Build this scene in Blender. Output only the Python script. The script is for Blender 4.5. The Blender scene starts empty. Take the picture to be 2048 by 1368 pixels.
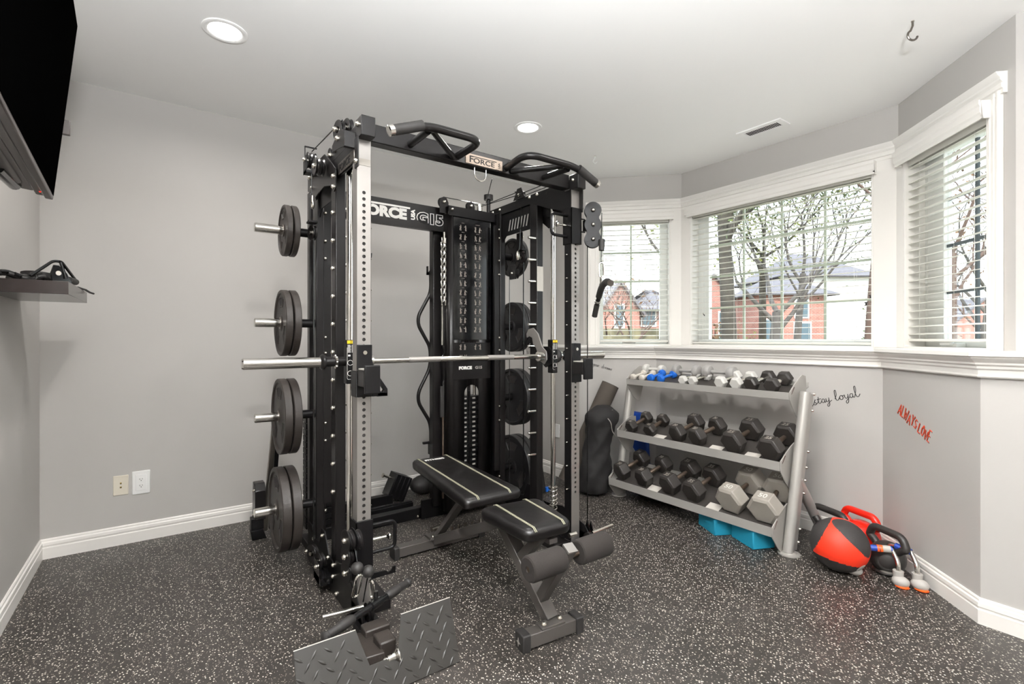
import bpy, bmesh, math, random
from mathutils import Vector, Matrix, Euler
C = bpy.context.scene.collection
PI = math.pi
R_ = math.radians
XC = 1.3495          # centre plane of the gym machine

# ---------------------------------------------------------------- builder
class MB:
    """collects shapes (world coordinates) that become ONE mesh object"""
    def __init__(s, M=None):
        s.bm = bmesh.new(); s.M = M
    def _v(s, p):
        p = Vector(p)
        return s.bm.verts.new(s.M @ p if s.M else p)
    def poly(s, pts):
        try: return s.bm.faces.new([s._v(p) for p in pts])
        except ValueError: return None
    def box(s, x0, x1, y0, y1, z0, z1, m=None):
        if x0 > x1: x0, x1 = x1, x0
        if y0 > y1: y0, y1 = y1, y0
        if z0 > z1: z0, z1 = z1, z0
        pts = [(x0,y0,z0),(x1,y0,z0),(x1,y1,z0),(x0,y1,z0),(x0,y0,z1),(x1,y0,z1),(x1,y1,z1),(x0,y1,z1)]
        if m: pts = [m @ Vector(p) for p in pts]
        v = [s._v(p) for p in pts]
        for f in ((3,2,1,0),(4,5,6,7),(0,1,5,4),(1,2,6,5),(2,3,7,6),(3,0,4,7)):
            s.bm.faces.new([v[i] for i in f])
        return s
    def beam(s, p0, p1, w, t, up=(0,0,1)):
        """rectangular bar from p0 to p1, w across, t along 'up'"""
        p0, p1 = Vector(p0), Vector(p1); d = p1 - p0; L = d.length; d.normalize()
        u = Vector(up); x = d.cross(u)
        if x.length < 1e-4: x = d.cross(Vector((0,1,0)))
        x.normalize(); z = x.cross(d).normalized()
        m = Matrix((x, d, z)).transposed().to_4x4(); m.translation = p0
        return s.box(-w/2, w/2, 0, L, -t/2, t/2, m)
    def prism(s, pts, axis, a0, a1):
        """polygon (2-D points) extruded along axis 'x','y' or 'z'"""
        def mk(p, a):
            return {'x': (a, p[0], p[1]), 'y': (p[0], a, p[1]), 'z': (p[0], p[1], a)}[axis]
        A = [s._v(mk(p, a0)) for p in pts]; B = [s._v(mk(p, a1)) for p in pts]
        n = len(pts)
        s.bm.faces.new(A[::-1]); s.bm.faces.new(B)
        for i in range(n):
            s.bm.faces.new([A[i], A[(i+1)%n], B[(i+1)%n], B[i]])
        return s
    def slab(s, pts3, thick):
        """planar 3-D polygon given thickness along its normal (centred)"""
        P = [Vector(p) for p in pts3]
        n = (P[1]-P[0]).cross(P[2]-P[1]).normalized() * (thick/2)
        A = [s._v(p - n) for p in P]; B = [s._v(p + n) for p in P]; k = len(P)
        s.bm.faces.new(A[::-1]); s.bm.faces.new(B)
        for i in range(k): s.bm.faces.new([A[i], A[(i+1)%k], B[(i+1)%k], B[i]])
        return s
    def tube(s, pts, r, n=12, closed=False, caps=True, rr=None):
        P = [Vector(p) for p in pts]; k = len(P); rings = []
        prev = None
        for i in range(k):
            if closed: t = P[(i+1)%k] - P[i-1]
            elif i == 0: t = P[1] - P[0]
            elif i == k-1: t = P[-1] - P[-2]
            else: t = (P[i+1]-P[i]).normalized() + (P[i]-P[i-1]).normalized()
            if t.length < 1e-9: t = Vector((0,0,1))
            t.normalize()
            if prev is None:
                a = Vector((0,0,1)) if abs(t.z) < .9 else Vector((1,0,0))
                x = t.cross(a).normalized()
            else:
                x = (prev - t*prev.dot(t))
                x = x.normalized() if x.length > 1e-6 else t.orthogonal().normalized()
            prev = x; y = t.cross(x)
            q = (rr[i] if rr else r)
            rings.append([s._v(P[i] + (x*math.cos(2*PI*j/n) + y*math.sin(2*PI*j/n))*q) for j in range(n)])
        for i in range(k if closed else k-1):
            A, B = rings[i], rings[(i+1)%k]
            for j in range(n): s.bm.faces.new([A[j], A[(j+1)%n], B[(j+1)%n], B[j]])
        if caps and not closed:
            s.bm.faces.new(rings[0][::-1]); s.bm.faces.new(rings[-1])
        return s
    def cyl(s, p0, p1, r, n=20, r2=None):
        return s.tube([p0, p1], r, n, rr=[r, r if r2 is None else r2])
    def lathe(s, prof, p0, axis, n=32, close=False):
        """profile [(r, h)] turned about an axis through p0"""
        a = Vector(axis).normalized(); x = a.orthogonal().normalized(); y = a.cross(x); p0 = Vector(p0)
        rings = []
        for r, h in prof:
            if r < 1e-6: rings.append([s._v(p0 + a*h)])
            else: rings.append([s._v(p0 + a*h + (x*math.cos(2*PI*j/n)+y*math.sin(2*PI*j/n))*r) for j in range(n)])
        m = len(rings)
        for i in range(m if close else m-1):
            A, B = rings[i], rings[(i+1) % m]
            for j in range(n):
                j2 = (j+1) % n
                if len(A) == 1 and len(B) == 1: continue
                if len(A) == 1: s.bm.faces.new([A[0], B[j2], B[j]])
                elif len(B) == 1: s.bm.faces.new([A[j], A[j2], B[0]])
                else: s.bm.faces.new([A[j], A[j2], B[j2], B[j]])
        return s
    def sphere(s, c, r, n=16, sc=(1,1,1)):
        rings = []; c = Vector(c); m = n//2
        for i in range(m+1):
            th = PI*i/m
            if i in (0, m): rings.append([s._v(c + Vector((0,0,r*sc[2]*math.cos(th))))])
            else: rings.append([s._v(c + Vector((r*sc[0]*math.sin(th)*math.cos(2*PI*j/n), r*sc[1]*math.sin(th)*math.sin(2*PI*j/n), r*sc[2]*math.cos(th)))) for j in range(n)])
        for i in range(m):
            A, B = rings[i], rings[i+1]
            for j in range(n):
                j2 = (j+1) % n
                if len(A) == 1: s.bm.faces.new([A[0], B[j], B[j2]])
                elif len(B) == 1: s.bm.faces.new([A[j], B[0], A[j2]])
                else: s.bm.faces.new([A[j], B[j], B[j2], A[j2]])
        return s
    def build(s, name, m, parent=None, bevel=0, seg=2, smooth=30, loc=None, sub=0):
        bm = s.bm
        bmesh.ops.recalc_face_normals(bm, faces=bm.faces)
        org = Vector((0,0,0))
        if parent is not None: org = world_org(parent)
        elif loc is not None: org = Vector(loc)
        if org.length: bmesh.ops.translate(bm, verts=bm.verts, vec=-org)
        bm.normal_update()
        ca = math.cos(R_(smooth))
        for f in bm.faces: f.smooth = True
        for e in bm.edges:
            if len(e.link_faces) == 2:
                a, b = e.link_faces
                if a.normal.dot(b.normal) < ca: e.smooth = False
        me = bpy.data.meshes.new(name); bm.to_mesh(me); bm.free()
        o = bpy.data.objects.new(name, me); C.objects.link(o)
        if isinstance(m, (list, tuple)):
            for q in m: me.materials.append(q)
        elif m: me.materials.append(m)
        if parent is not None: o.parent = parent
        elif loc is not None: o.location = loc
        if bevel:
            b = o.modifiers.new('bevel', 'BEVEL'); b.width = bevel; b.segments = seg
            b.limit_method = 'ANGLE'; b.angle_limit = R_(40); b.harden_normals = False
        if sub:
            q = o.modifiers.new('sub', 'SUBSURF'); q.levels = sub; q.render_levels = sub
        return o

def world_org(o):
    p = Vector((0,0,0))
    while o is not None:
        p += o.location; o = o.parent
    return p

def tag(o, label=None, cat=None, group=None, kind=None):
    if label: o['label'] = label
    if cat: o['category'] = cat
    if group: o['group'] = group
    if kind: o['kind'] = kind
    return o

def thing(name, loc, label, cat, group=None, rz=0):
    o = bpy.data.objects.new(name, None); C.objects.link(o)
    o.empty_display_size = .05; o.location = loc; o.rotation_euler = (0,0,rz)
    return tag(o, label, cat, group)

def struct(o): o['kind'] = 'structure'; return o

def copy_tree(o, parent=None):
    c = o.copy(); C.objects.link(c); c.parent = parent
    for ch in [q for q in ALLCH(o)]: copy_tree(ch, c)
    return c
def ALLCH(o): return [q for q in bpy.data.objects if q.parent == o]

def arc(c, r, a0, a1, n, u=(1,0,0), v=(0,0,1)):
    c, u, v = Vector(c), Vector(u), Vector(v)
    return [c + u*(r*math.cos(a0+(a1-a0)*i/n)) + v*(r*math.sin(a0+(a1-a0)*i/n)) for i in range(n+1)]

def smooth_path(pts, r, n=5):
    """polyline with rounded corners of radius r"""
    P = [Vector(p) for p in pts]; out = [P[0]]
    for i in range(1, len(P)-1):
        a, b, c = P[i-1], P[i], P[i+1]
        d1 = (a-b); d2 = (c-b); q = min(r, d1.length*.49, d2.length*.49)
        s1 = b + d1.normalized()*q; s2 = b + d2.normalized()*q
        for k in range(n+1):
            t = k/n
            out.append((1-t)**2*s1 + 2*t*(1-t)*b + t*t*s2)
    out.append(P[-1]); return out

def text_mesh(name, txt, size, m, parent, origin, xdir, ydir, depth=.001, align='LEFT', shear=0, bold=0, sx=1, outline=0):
    cu = bpy.data.curves.new('t', 'FONT'); cu.body = txt; cu.size = size; cu.extrude = depth
    cu.align_x = align; cu.shear = shear; cu.offset = bold; cu.resolution_u = 3
    to = bpy.data.objects.new('t', cu); C.objects.link(to)
    bpy.context.view_layer.update()
    me = bpy.data.meshes.new_from_object(to.evaluated_get(bpy.context.evaluated_depsgraph_get()))
    bpy.data.objects.remove(to); bpy.data.curves.remove(cu)
    X = Vector(xdir).normalized(); Y = Vector(ydir).normalized(); Z = X.cross(Y).normalized()
    mt = Matrix((X*sx, Y, Z)).transposed().to_4x4(); mt.translation = Vector(origin) - (world_org(parent) if parent else Vector())
    me.transform(mt); me.materials.clear(); me.materials.append(m); me.name = name
    o = bpy.data.objects.new(name, me); C.objects.link(o); o.parent = parent
    return o

# ---------------------------------------------------------------- materials
def srgb(r, g, b):
    f = lambda c: (c/255/12.92) if c/255 <= .04045 else ((c/255+.055)/1.055)**2.4
    return (f(r), f(g), f(b), 1)
def mat(name, col, rough=.5, metal=0, spec=.5, bump=0, bscale=200, var=0, vscale=8, coat=0, rvar=0):
    m = bpy.data.materials.new(name); m.use_nodes = True; nt = m.node_tree; b = nt.nodes['Principled BSDF']
    b.inputs['Base Color'].default_value = col; b.inputs['Roughness'].default_value = rough
    b.inputs['Metallic'].default_value = metal; b.inputs['Specular IOR Level'].default_value = spec
    if coat: b.inputs['Coat Weight'].default_value = coat; b.inputs['Coat Roughness'].default_value = .1
    tc = nt.nodes.new('ShaderNodeTexCoord')
    def noise(sc, det=3):
        n = nt.nodes.new('ShaderNodeTexNoise'); n.inputs['Scale'].default_value = sc; n.inputs['Detail'].default_value = det
        nt.links.new(tc.outputs['Object'], n.inputs['Vector']); return n
    if var:
        n = noise(vscale); mx = nt.nodes.new('ShaderNodeMixRGB'); mx.blend_type = 'MULTIPLY'
        mx.inputs['Color1'].default_value = col
        cr = nt.nodes.new('ShaderNodeValToRGB'); cr.color_ramp.elements[0].color = (1-var,)*3+(1,); cr.color_ramp.elements[1].color = (1,1,1,1)
        cr.color_ramp.elements[0].position = .3; cr.color_ramp.elements[1].position = .7
        nt.links.new(n.outputs['Fac'], cr.inputs['Fac']); nt.links.new(cr.outputs['Color'], mx.inputs['Color2']); mx.inputs['Fac'].default_value = 1
        nt.links.new(mx.outputs['Color'], b.inputs['Base Color'])
    if rvar:
        n = noise(vscale*1.7); mr = nt.nodes.new('ShaderNodeMapRange'); mr.inputs['From Min'].default_value = .3; mr.inputs['From Max'].default_value = .7
        mr.inputs['To Min'].default_value = rough-rvar; mr.inputs['To Max'].default_value = rough+rvar
        nt.links.new(n.outputs['Fac'], mr.inputs['Value']); nt.links.new(mr.outputs['Result'], b.inputs['Roughness'])
    if bump:
        n = noise(bscale, 2); bp = nt.nodes.new('ShaderNodeBump'); bp.inputs['Strength'].default_value = bump; bp.inputs['Distance'].default_value = .002
        nt.links.new(n.outputs['Fac'], bp.inputs['Height']); nt.links.new(bp.outputs['Normal'], b.inputs['Normal'])
    return m
def emis(name, col, s):
    m = bpy.data.materials.new(name); m.use_nodes = True; nt = m.node_tree; b = nt.nodes['Principled BSDF']
    b.inputs['Base Color'].default_value = col; b.inputs['Emission Color'].default_value = col; b.inputs['Emission Strength'].default_value = s
    return m

M = {}
M['wall'] = mat('wall_paint', srgb(185,182,178), .55, var=.03, vscale=1.5, bump=.06, bscale=350)
M['ceil'] = mat('ceiling_paint', srgb(247,246,244), .8, bump=.05, bscale=300)
M['trim'] = mat('trim_white', srgb(240,237,232), .35, bump=.02, bscale=60)
M['vinyl'] = mat('window_vinyl', srgb(235,236,232), .4)
M['slat'] = mat('blind_slat', srgb(228,226,218), .45)
M['plate_bronze'] = mat('plate_bronze', srgb(176,160,146), .5, metal=.35)
M['black'] = mat('powder_black', srgb(13,12,13), .38, spec=.25, bump=.05, bscale=700)
M['black2'] = mat('powder_black_satin', srgb(20,18,18), .32, spec=.32, bump=.04, bscale=700)
M['gloss'] = mat('gloss_black', srgb(16,16,17), .12, spec=.6)
M['rubber'] = mat('black_rubber', srgb(34,32,31), .6, bump=.15, bscale=400)
M['grip'] = mat('grip_rubber', srgb(36,34,33), .55, bump=.3, bscale=900)
M['chrome'] = mat('chrome', srgb(225,222,216), .13, metal=1)
M['bolt'] = mat('zinc_bolt', srgb(215,210,200), .25, metal=1)
M['steel'] = mat('brushed_steel', srgb(160,156,152), .42, metal=.75, var=.10, vscale=5)
M['steeldk'] = mat('steel_side', srgb(120,114,108), .35, metal=1)
M['rackgrey'] = mat('silver_powder', srgb(176,173,168), .38, metal=.35, bump=.03, bscale=600)
M['benchgrey'] = mat('bench_grey_paint', srgb(82,78,75), .35, metal=.3, bump=.03, bscale=500)
M['iron'] = mat('plate_iron', srgb(44,38,34), .5, bump=.35, bscale=260, var=.25, vscale=12)
M['urethane'] = mat('dark_plate', srgb(24,23,24), .42, bump=.15, bscale=260)
M['hexdark'] = mat('hex_rubber_dark', srgb(44,40,37), .5, bump=.15, bscale=300, var=.2, vscale=15)
M['hexgrey'] = mat('hex_grey', srgb(150,144,136), .55, bump=.1, bscale=300, var=.12, vscale=10)
M['hexwhite'] = mat('hex_white', srgb(205,203,198), .45, var=.08, vscale=10)
M['vinylgrey'] = mat('vinyl_grey', srgb(150,148,145), .45)
M['blue'] = mat('vinyl_blue', srgb(28,98,190), .4)
M['handle'] = mat('knurled_handle', srgb(110,96,84), .4, metal=.8, bump=.4, bscale=900)
M['leather'] = mat('pad_leather', srgb(18,16,16), .36, spec=.5, bump=.12, bscale=500, var=.2, vscale=7, rvar=.08)
M['stitch'] = mat('stitch_green', srgb(150,148,128), .6)
M['foam'] = mat('foam_roller', srgb(34,29,26), .9, bump=.5, bscale=500)
M['white'] = mat('white_print', srgb(232,230,226), .5)
M['greyprint'] = mat('grey_print', srgb(150,146,140), .5)
M['yellow'] = mat('yellow_print', srgb(240,200,30), .5)
M['orange'] = mat('orange_plastic', srgb(240,95,30), .4)
M['red'] = mat('red_vinyl', srgb(225,35,18), .25, spec=.6)
M['redmat'] = mat('red_rubber', srgb(235,52,22), .55)
M['teal'] = mat('teal_foam', srgb(22,135,165), .7, bump=.1, bscale=300)
M['yoga'] = mat('yoga_mat', srgb(76,69,62), .85, bump=.3, bscale=400)
M['bag'] = mat('bag_cloth', srgb(20,18,18), .8, bump=.2, bscale=300)
M['navy'] = mat('blue_mat', srgb(16,64,150), .6)
M['tvblack'] = mat('tv_screen', (0.0008,0.0008,0.0008,1), .5, spec=0)
M['tvback'] = mat('tv_back', srgb(84,78,76), .4)
M['tvbezel'] = mat('tv_bezel', srgb(70,62,60), .3, metal=.4)
M['shelf'] = mat('shelf_espresso', srgb(50,42,40), .18, var=.15, vscale=20)
M['plateplastic'] = mat('almond_plastic', srgb(222,214,198), .35)
M['whiteplastic'] = mat('white_plastic', srgb(240,240,238), .3)
M['darkslot'] = mat('dark_slot', srgb(30,26,24), .7)
M['pushgrey'] = mat('push_grey', srgb(170,166,160), .45)
M['pushblue'] = mat('push_blue', srgb(30,62,150), .4)
M['pinkball'] = mat('ball_tread', srgb(44,41,40), .7, bump=.5, bscale=120)
M['tape'] = mat('clear_tape', srgb(150,145,138), .2)
M['label'] = mat('paper_label', srgb(205,200,192), .6)
M['tread'] = mat('footplate_grey', srgb(36,34,31), .42, metal=.0, bump=.03, bscale=500)
M['decalred'] = mat('decal_red', srgb(200,62,24), .5)
M['decalblack'] = mat('decal_black', srgb(28,26,26), .5)
M['decalbrown'] = mat('decal_brown', srgb(70,40,30), .5)

def floor_material():
    m = bpy.data.materials.new('rubber_floor'); m.use_nodes = True; nt = m.node_tree; N = nt.nodes; L = nt.links
    b = N['Principled BSDF']
    tc = N.new('ShaderNodeTexCoord')
    # fleck layers: random cells of a Voronoi, thresholded by distance and by cell colour
    base = N.new('ShaderNodeRGB'); base.outputs[0].default_value = srgb(66,60,56)
    nz = N.new('ShaderNodeTexNoise'); nz.inputs['Scale'].default_value = 1.6; nz.inputs['Detail'].default_value = 4
    L.new(tc.outputs['Object'], nz.inputs['Vector'])
    cr = N.new('ShaderNodeValToRGB'); cr.color_ramp.elements[0].position = .35; cr.color_ramp.elements[1].position = .7
    cr.color_ramp.elements[0].color = srgb(40,37,34); cr.color_ramp.elements[1].color = srgb(50,46,43)
    L.new(nz.outputs['Fac'], cr.inputs['Fac'])
    cur = cr.outputs['Color']
    for sc, thr, keep, colr in ((120, .28, .15, srgb(205,198,188)), (210, .32, .16, srgb(150,142,132)), (75, .16, .10, srgb(232,226,216))):
        mp = N.new('ShaderNodeMapping'); mp.inputs['Rotation'].default_value = (0, 0, sc*.01); mp.inputs['Scale'].default_value = (1, .75, 0)
        L.new(tc.outputs['Object'], mp.inputs['Vector'])
        v = N.new('ShaderNodeTexVoronoi'); v.inputs['Scale'].default_value = sc; v.voronoi_dimensions = '2D'
        L.new(mp.outputs['Vector'], v.inputs['Vector'])
        lt = N.new('ShaderNodeMath'); lt.operation = 'LESS_THAN'; lt.inputs[1].default_value = thr
        L.new(v.outputs['Distance'], lt.inputs[0])
        sx = N.new('ShaderNodeSeparateColor'); L.new(v.outputs['Color'], sx.inputs['Color'])
        l2 = N.new('ShaderNodeMath'); l2.operation = 'LESS_THAN'; l2.inputs[1].default_value = keep; L.new(sx.outputs['Red'], l2.inputs[0])
        mu = N.new('ShaderNodeMath'); mu.operation = 'MULTIPLY'; L.new(lt.outputs[0], mu.inputs[0]); L.new(l2.outputs[0], mu.inputs[1])
        mx = N.new('ShaderNodeMixRGB'); L.new(mu.outputs[0], mx.inputs['Fac']); L.new(cur, mx.inputs['Color1']); mx.inputs['Color2'].default_value = colr
        cur = mx.outputs['Color']
    # interlocking tile joints: wavy square teeth along lines every 0.61 m
    sp = N.new('ShaderNodeSeparateXYZ'); L.new(tc.outputs['Object'], sp.inputs['Vector'])
    def math_(op, a, bb=None):
        n = N.new('ShaderNodeMath'); n.operation = op
        for i, q in enumerate((a, bb)):
            if q is None: continue
            if isinstance(q, (int, float)): n.inputs[i].default_value = q
            else: L.new(q, n.inputs[i])
        return n.outputs[0]
    seams = []
    nbr = N.new('ShaderNodeTexNoise'); nbr.inputs['Scale'].default_value = 14; L.new(tc.outputs['Object'], nbr.inputs['Vector'])
    for a_, b_, off in (('X','Y',.10),('Y','X',.06)):
        w = math_('SINE', math_('MULTIPLY', sp.outputs[b_], 2*PI/.095))
        sq = math_('MULTIPLY', math_('MINIMUM', math_('MAXIMUM', math_('MULTIPLY', w, 3.0), -1.0), 1.0), .011)
        p = math_('ADD', math_('SUBTRACT', sp.outputs[a_], off), sq)
        t = math_('PINGPONG', p, .305)
        d = math_('ABSOLUTE', math_('SUBTRACT', t, 0.0))
        # PINGPONG over 0.305 touches 0 every 0.61 m
        line = math_('LESS_THAN', d, .0014)
        seams.append(math_('MULTIPLY', line, math_('GREATER_THAN', nbr.outputs['Fac'], .53)))
    s = math_('MAXIMUM', seams[0], seams[1])
    mx = N.new('ShaderNodeMixRGB'); L.new(s, mx.inputs['Fac']); L.new(cur, mx.inputs['Color1']); mx.inputs['Color2'].default_value = srgb(14,13,13)
    L.new(mx.outputs['Color'], b.inputs['Base Color'])
    n3 = N.new('ShaderNodeTexNoise'); n3.inputs['Scale'].default_value = 2.2; n3.inputs['Detail'].default_value = 5; L.new(tc.outputs['Object'], n3.inputs['Vector'])
    mr = N.new('ShaderNodeMapRange'); mr.inputs['From Min'].default_value = .35; mr.inputs['From Max'].default_value = .65; mr.inputs['To Min'].default_value = .40; mr.inputs['To Max'].default_value = .52
    L.new(n3.outputs['Fac'], mr.inputs['Value']); L.new(mr.outputs['Result'], b.inputs['Roughness'])
    b.inputs['Specular IOR Level'].default_value = .55
    n4 = N.new('ShaderNodeTexNoise'); n4.inputs['Scale'].default_value = 160; L.new(tc.outputs['Object'], n4.inputs['Vector'])
    bp = N.new('ShaderNodeBump'); bp.inputs['Strength'].default_value = .35; bp.inputs['Distance'].default_value = .002
    L.new(n4.outputs['Fac'], bp.inputs['Height']); L.new(bp.outputs['Normal'], b.inputs['Normal'])
    return m
M['floor'] = floor_material()
# ================================================================= ROOM
H = 2.735; XL = -.57; YB = 3.77; YF = -2.9
UP = [(3.19,YB),(3.19,3.32),(3.81,2.70),(3.81,1.10),(3.19,.48),(3.19,YF)]        # wall line above the ledge
LO = [(2.9,YB),(2.9,3.185),(3.415,2.67),(3.415,1.06),(2.9,.545),(2.9,YF)]         # wall line below the ledge

def sweep(pts, prof, name, m, closed=False, flip=1):
    """mouldings: profile (distance into room, z) swept along a wall line with mitred corners"""
    P = [Vector((p[0], p[1])) for p in pts]; k = len(P)
    nr = []
    for i in range(k-1):
        d = (P[i+1]-P[i]).normalized(); nr.append(Vector((d.y, -d.x))*flip)
    b = MB(); rows = []
    for i in range(k):
        if i == 0: o = nr[0]
        elif i == k-1: o = nr[-1]
        else:
            o = nr[i-1] + nr[i]; o = o / (o.dot(nr[i]))
        rows.append([b._v((P[i].x + o.x*q[0], P[i].y + o.y*q[0], q[1])) for q in prof])
    n = len(prof)
    for i in range(k-1):
        for j in range(n):
            b.bm.faces.new([rows[i][j], rows[i][(j+1)%n], rows[i+1][(j+1)%n], rows[i+1][j]])
    b.bm.faces.new(rows[0]); b.bm.faces.new(rows[-1][::-1])
    return struct(b.build(name, m, bevel=0, smooth=25))

# floor and ceiling
b = MB(); b.box(XL-.2, 3.45, YF-.2, YB+.1, -.08, 0); struct(b.build('floor', M['floor']))
b = MB(); b.box(XL-.2, 4.05, YF-.2, YB+.2, H, H+.1); struct(b.build('ceiling', M['ceil']))
# plain walls
b = MB(); b.box(XL-.15, 3.35, YB, YB+.15, 0, H); struct(b.build('wall_back', M['wall']))
b = MB(); b.box(XL-.15, XL, YF, YB, 0, H); struct(b.build('wall_left', M['wall']))
b = MB(); b.box(XL-.15, 3.6, YF-.15, YF, 0, H); struct(b.build('wall_front', M['wall']))

def wall_run(name, p0, p1, z0, z1, op=None, t=.16, m=None):
    """wall panel from p0 to p1 (room on the right-hand side), optional opening (s0,s1,za,zb)"""
    p0, p1 = Vector(p0), Vector(p1); d = (p1-p0); L = d.length; d.normalize()
    n = Vector((-d.y, d.x))        # outward
    m4 = Matrix(((d.x, n.x, 0, p0.x),(d.y, n.y, 0, p0.y),(0,0,1,0),(0,0,0,1)))
    b = MB()
    if op:
        s0, s1, za, zb = op
        b.box(0, s0, 0, t, z0, z1, m4); b.box(s1, L, 0, t, z0, z1, m4)
        if za > z0: b.box(s0, s1, 0, t, z0, za, m4)
        if zb < z1: b.box(s0, s1, 0, t, zb, z1, m4)
    else: b.box(0, L, 0, t, z0, z1, m4)
    return struct(b.build(name, m or M['wall'])), m4, L

LZ = 1.166     # underside of the ledge board
sides = ['alcove','bay_left','bay_centre','bay_right','right']
for i, nm in enumerate(sides):
    # lower walls, thick enough to carry the ledge
    p0, p1 = Vector(LO[i]), Vector(LO[i+1])
    bb = MB(); q0, q1 = Vector(UP[i]), Vector(UP[i+1])
    bb.prism([tuple(p0), tuple(p1), tuple(q1), tuple(q0)], 'z', 0, LZ)
    struct(bb.build('wall_lower_'+nm, M['wall']))
# upper walls with openings
s45 = math.sqrt(2)
OP = {'bay_left': (.135, .78, 1.19, 2.38), 'bay_centre': (.092, 1.469, 1.19, 2.385), 'bay_right': (.075, .735, 1.19, 2.38)}
FR = {}
for i, nm in enumerate(sides):
    o, m4, L = wall_run('wall_upper_'+nm, UP[i], UP[i+1], LZ, H, OP.get(nm))
    FR[nm] = (m4, L)
# white casing boards under the header line: flat boards on the bay walls, around the openings
def casing(nm, idx, ext0=0, ext1=0, zt=2.42):
    m4, L = FR[nm]; s0, s1, za, zb = OP[nm]; b = MB()
    e0 = ext0; e1 = L - ext1
    b.box(e0, s0, -.014, 0, 1.184, zt, m4); b.box(s1, e1, -.014, 0, 1.184, zt, m4)
    b.box(s0, s1, -.014, 0, zb, zt, m4)
    # jamb liners
    b.box(s0-.001, s0+.012, -.014, .15, za, zb, m4); b.box(s1-.012, s1+.001, -.014, .15, za, zb, m4)
    b.box(s0, s1, -.014, .15, zb-.012, zb+.001, m4); b.box(s0, s1, -.014, .15, za-.02, za+.004, m4)
    return b
b = casing('bay_left', 0, ext0=.03); m4, L = FR['bay_left']
for k, (o_, w) in enumerate(((.03,.012),(.055,.01),(.105,.012))): b.box(o_, o_+w, -.024+.004*k, -.01, 1.184, 2.42, m4)
struct(b.build('trim_2', M['trim'], bevel=.003))
b = casing('bay_centre', 0); struct(b.build('trim_3', M['trim'], bevel=.003))
b = casing('bay_right', 0, ext1=.065); m4, L = FR['bay_right']
for k, (o_, w) in enumerate(((.065,.014),(.095,.01),(.125,.012))): b.box(L-o_-w, L-o_, -.026+.004*k, -.01, 1.184, 2.42, m4)
struct(b.build('trim_4', M['trim'], bevel=.003))
# header moulding running round the bay
c45 = .7071
h0 = (UP[1][0]+.02*c45, UP[1][1]-.02*c45); h1 = (UP[4][0]+.045*c45, UP[4][1]+.045*c45)
sweep([h0, UP[2], UP[3], h1], [(0,2.40),(.018,2.40),(.018,2.42),(.026,2.425),(.026,2.445),(.02,2.45),(.03,2.462),(.03,2.472),(.042,2.485),(.048,2.50),(0,2.50)], 'trim_5', M['trim'])
# ledge board with moulding below
ledge_front = [(-.055,LZ),(-.055,LZ+.018)]
b = MB()
def off(pts, q):
    P = [Vector(p) for p in pts]; out = []; nr = []
    for i in range(len(P)-1):
        d = (P[i+1]-P[i]).normalized(); nr.append(Vector((d.y,-d.x)))
    for i in range(len(P)):
        if i == 0: o = nr[0]
        elif i == len(P)-1: o = nr[-1]
        else: o = nr[i-1]+nr[i]; o = o/o.dot(nr[i])
        out.append(P[i]+o*q)
    return out
F_ = off(LO, .062); U_ = [Vector(p) for p in UP]
for i in range(5):
    b.prism([tuple(F_[i]), tuple(F_[i+1]), tuple(U_[i+1]), tuple(U_[i])], 'z', LZ, LZ+.018)
struct(b.build('trim_1', M['trim'], bevel=0))
sweep(LO, [(0,1.072),(.014,1.072),(.018,1.078),(.012,1.086),(.012,1.105),(.02,1.112),(.02,1.122),(.03,1.130),(.03,1.138),(.045,1.150),(.052,1.158),(.052,LZ),(0,LZ)], 'trim_6', M['trim'])
# baseboards
bp = [(0,0),(.014,0),(.014,.062),(.011,.066),(.011,.072),(.014,.076),(.013,.092),(.008,.098),(.008,.106),(.005,.112),(0,.112)]
sweep(LO, bp, 'baseboard_right', M['trim'])
sweep([(XL,YB),(LO[0][0],YB)], bp, 'baseboard_back', M['trim'])
sweep([(XL,YF),(XL,YB)], bp, 'baseboard_left', M['trim'])

# ----------------------------------------------------------------- windows
def glass():
    m = bpy.data.materials.new('window_glass'); m.use_nodes = True; nt = m.node_tree; nt.nodes.clear()
    o = nt.nodes.new('ShaderNodeOutputMaterial'); t = nt.nodes.new('ShaderNodeBsdfTransparent'); g = nt.nodes.new('ShaderNodeBsdfGlossy')
    g.inputs['Roughness'].default_value = .02
    t.inputs['Color'].default_value = (.96,.98,.97,1)
    mx = nt.nodes.new('ShaderNodeMixShader'); mx.inputs['Fac'].default_value = .05
    nt.links.new(t.outputs[0], mx.inputs[1]); nt.links.new(g.outputs[0], mx.inputs[2]); nt.links.new(mx.outputs[0], o.inputs[0])
    return m
M['glass'] = glass()
M['muntin'] = mat('muntin_green', srgb(176,182,166), .5)
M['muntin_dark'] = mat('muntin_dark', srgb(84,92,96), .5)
M['sash_dark'] = mat('sash_dark', srgb(120,118,116), .5)

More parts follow.
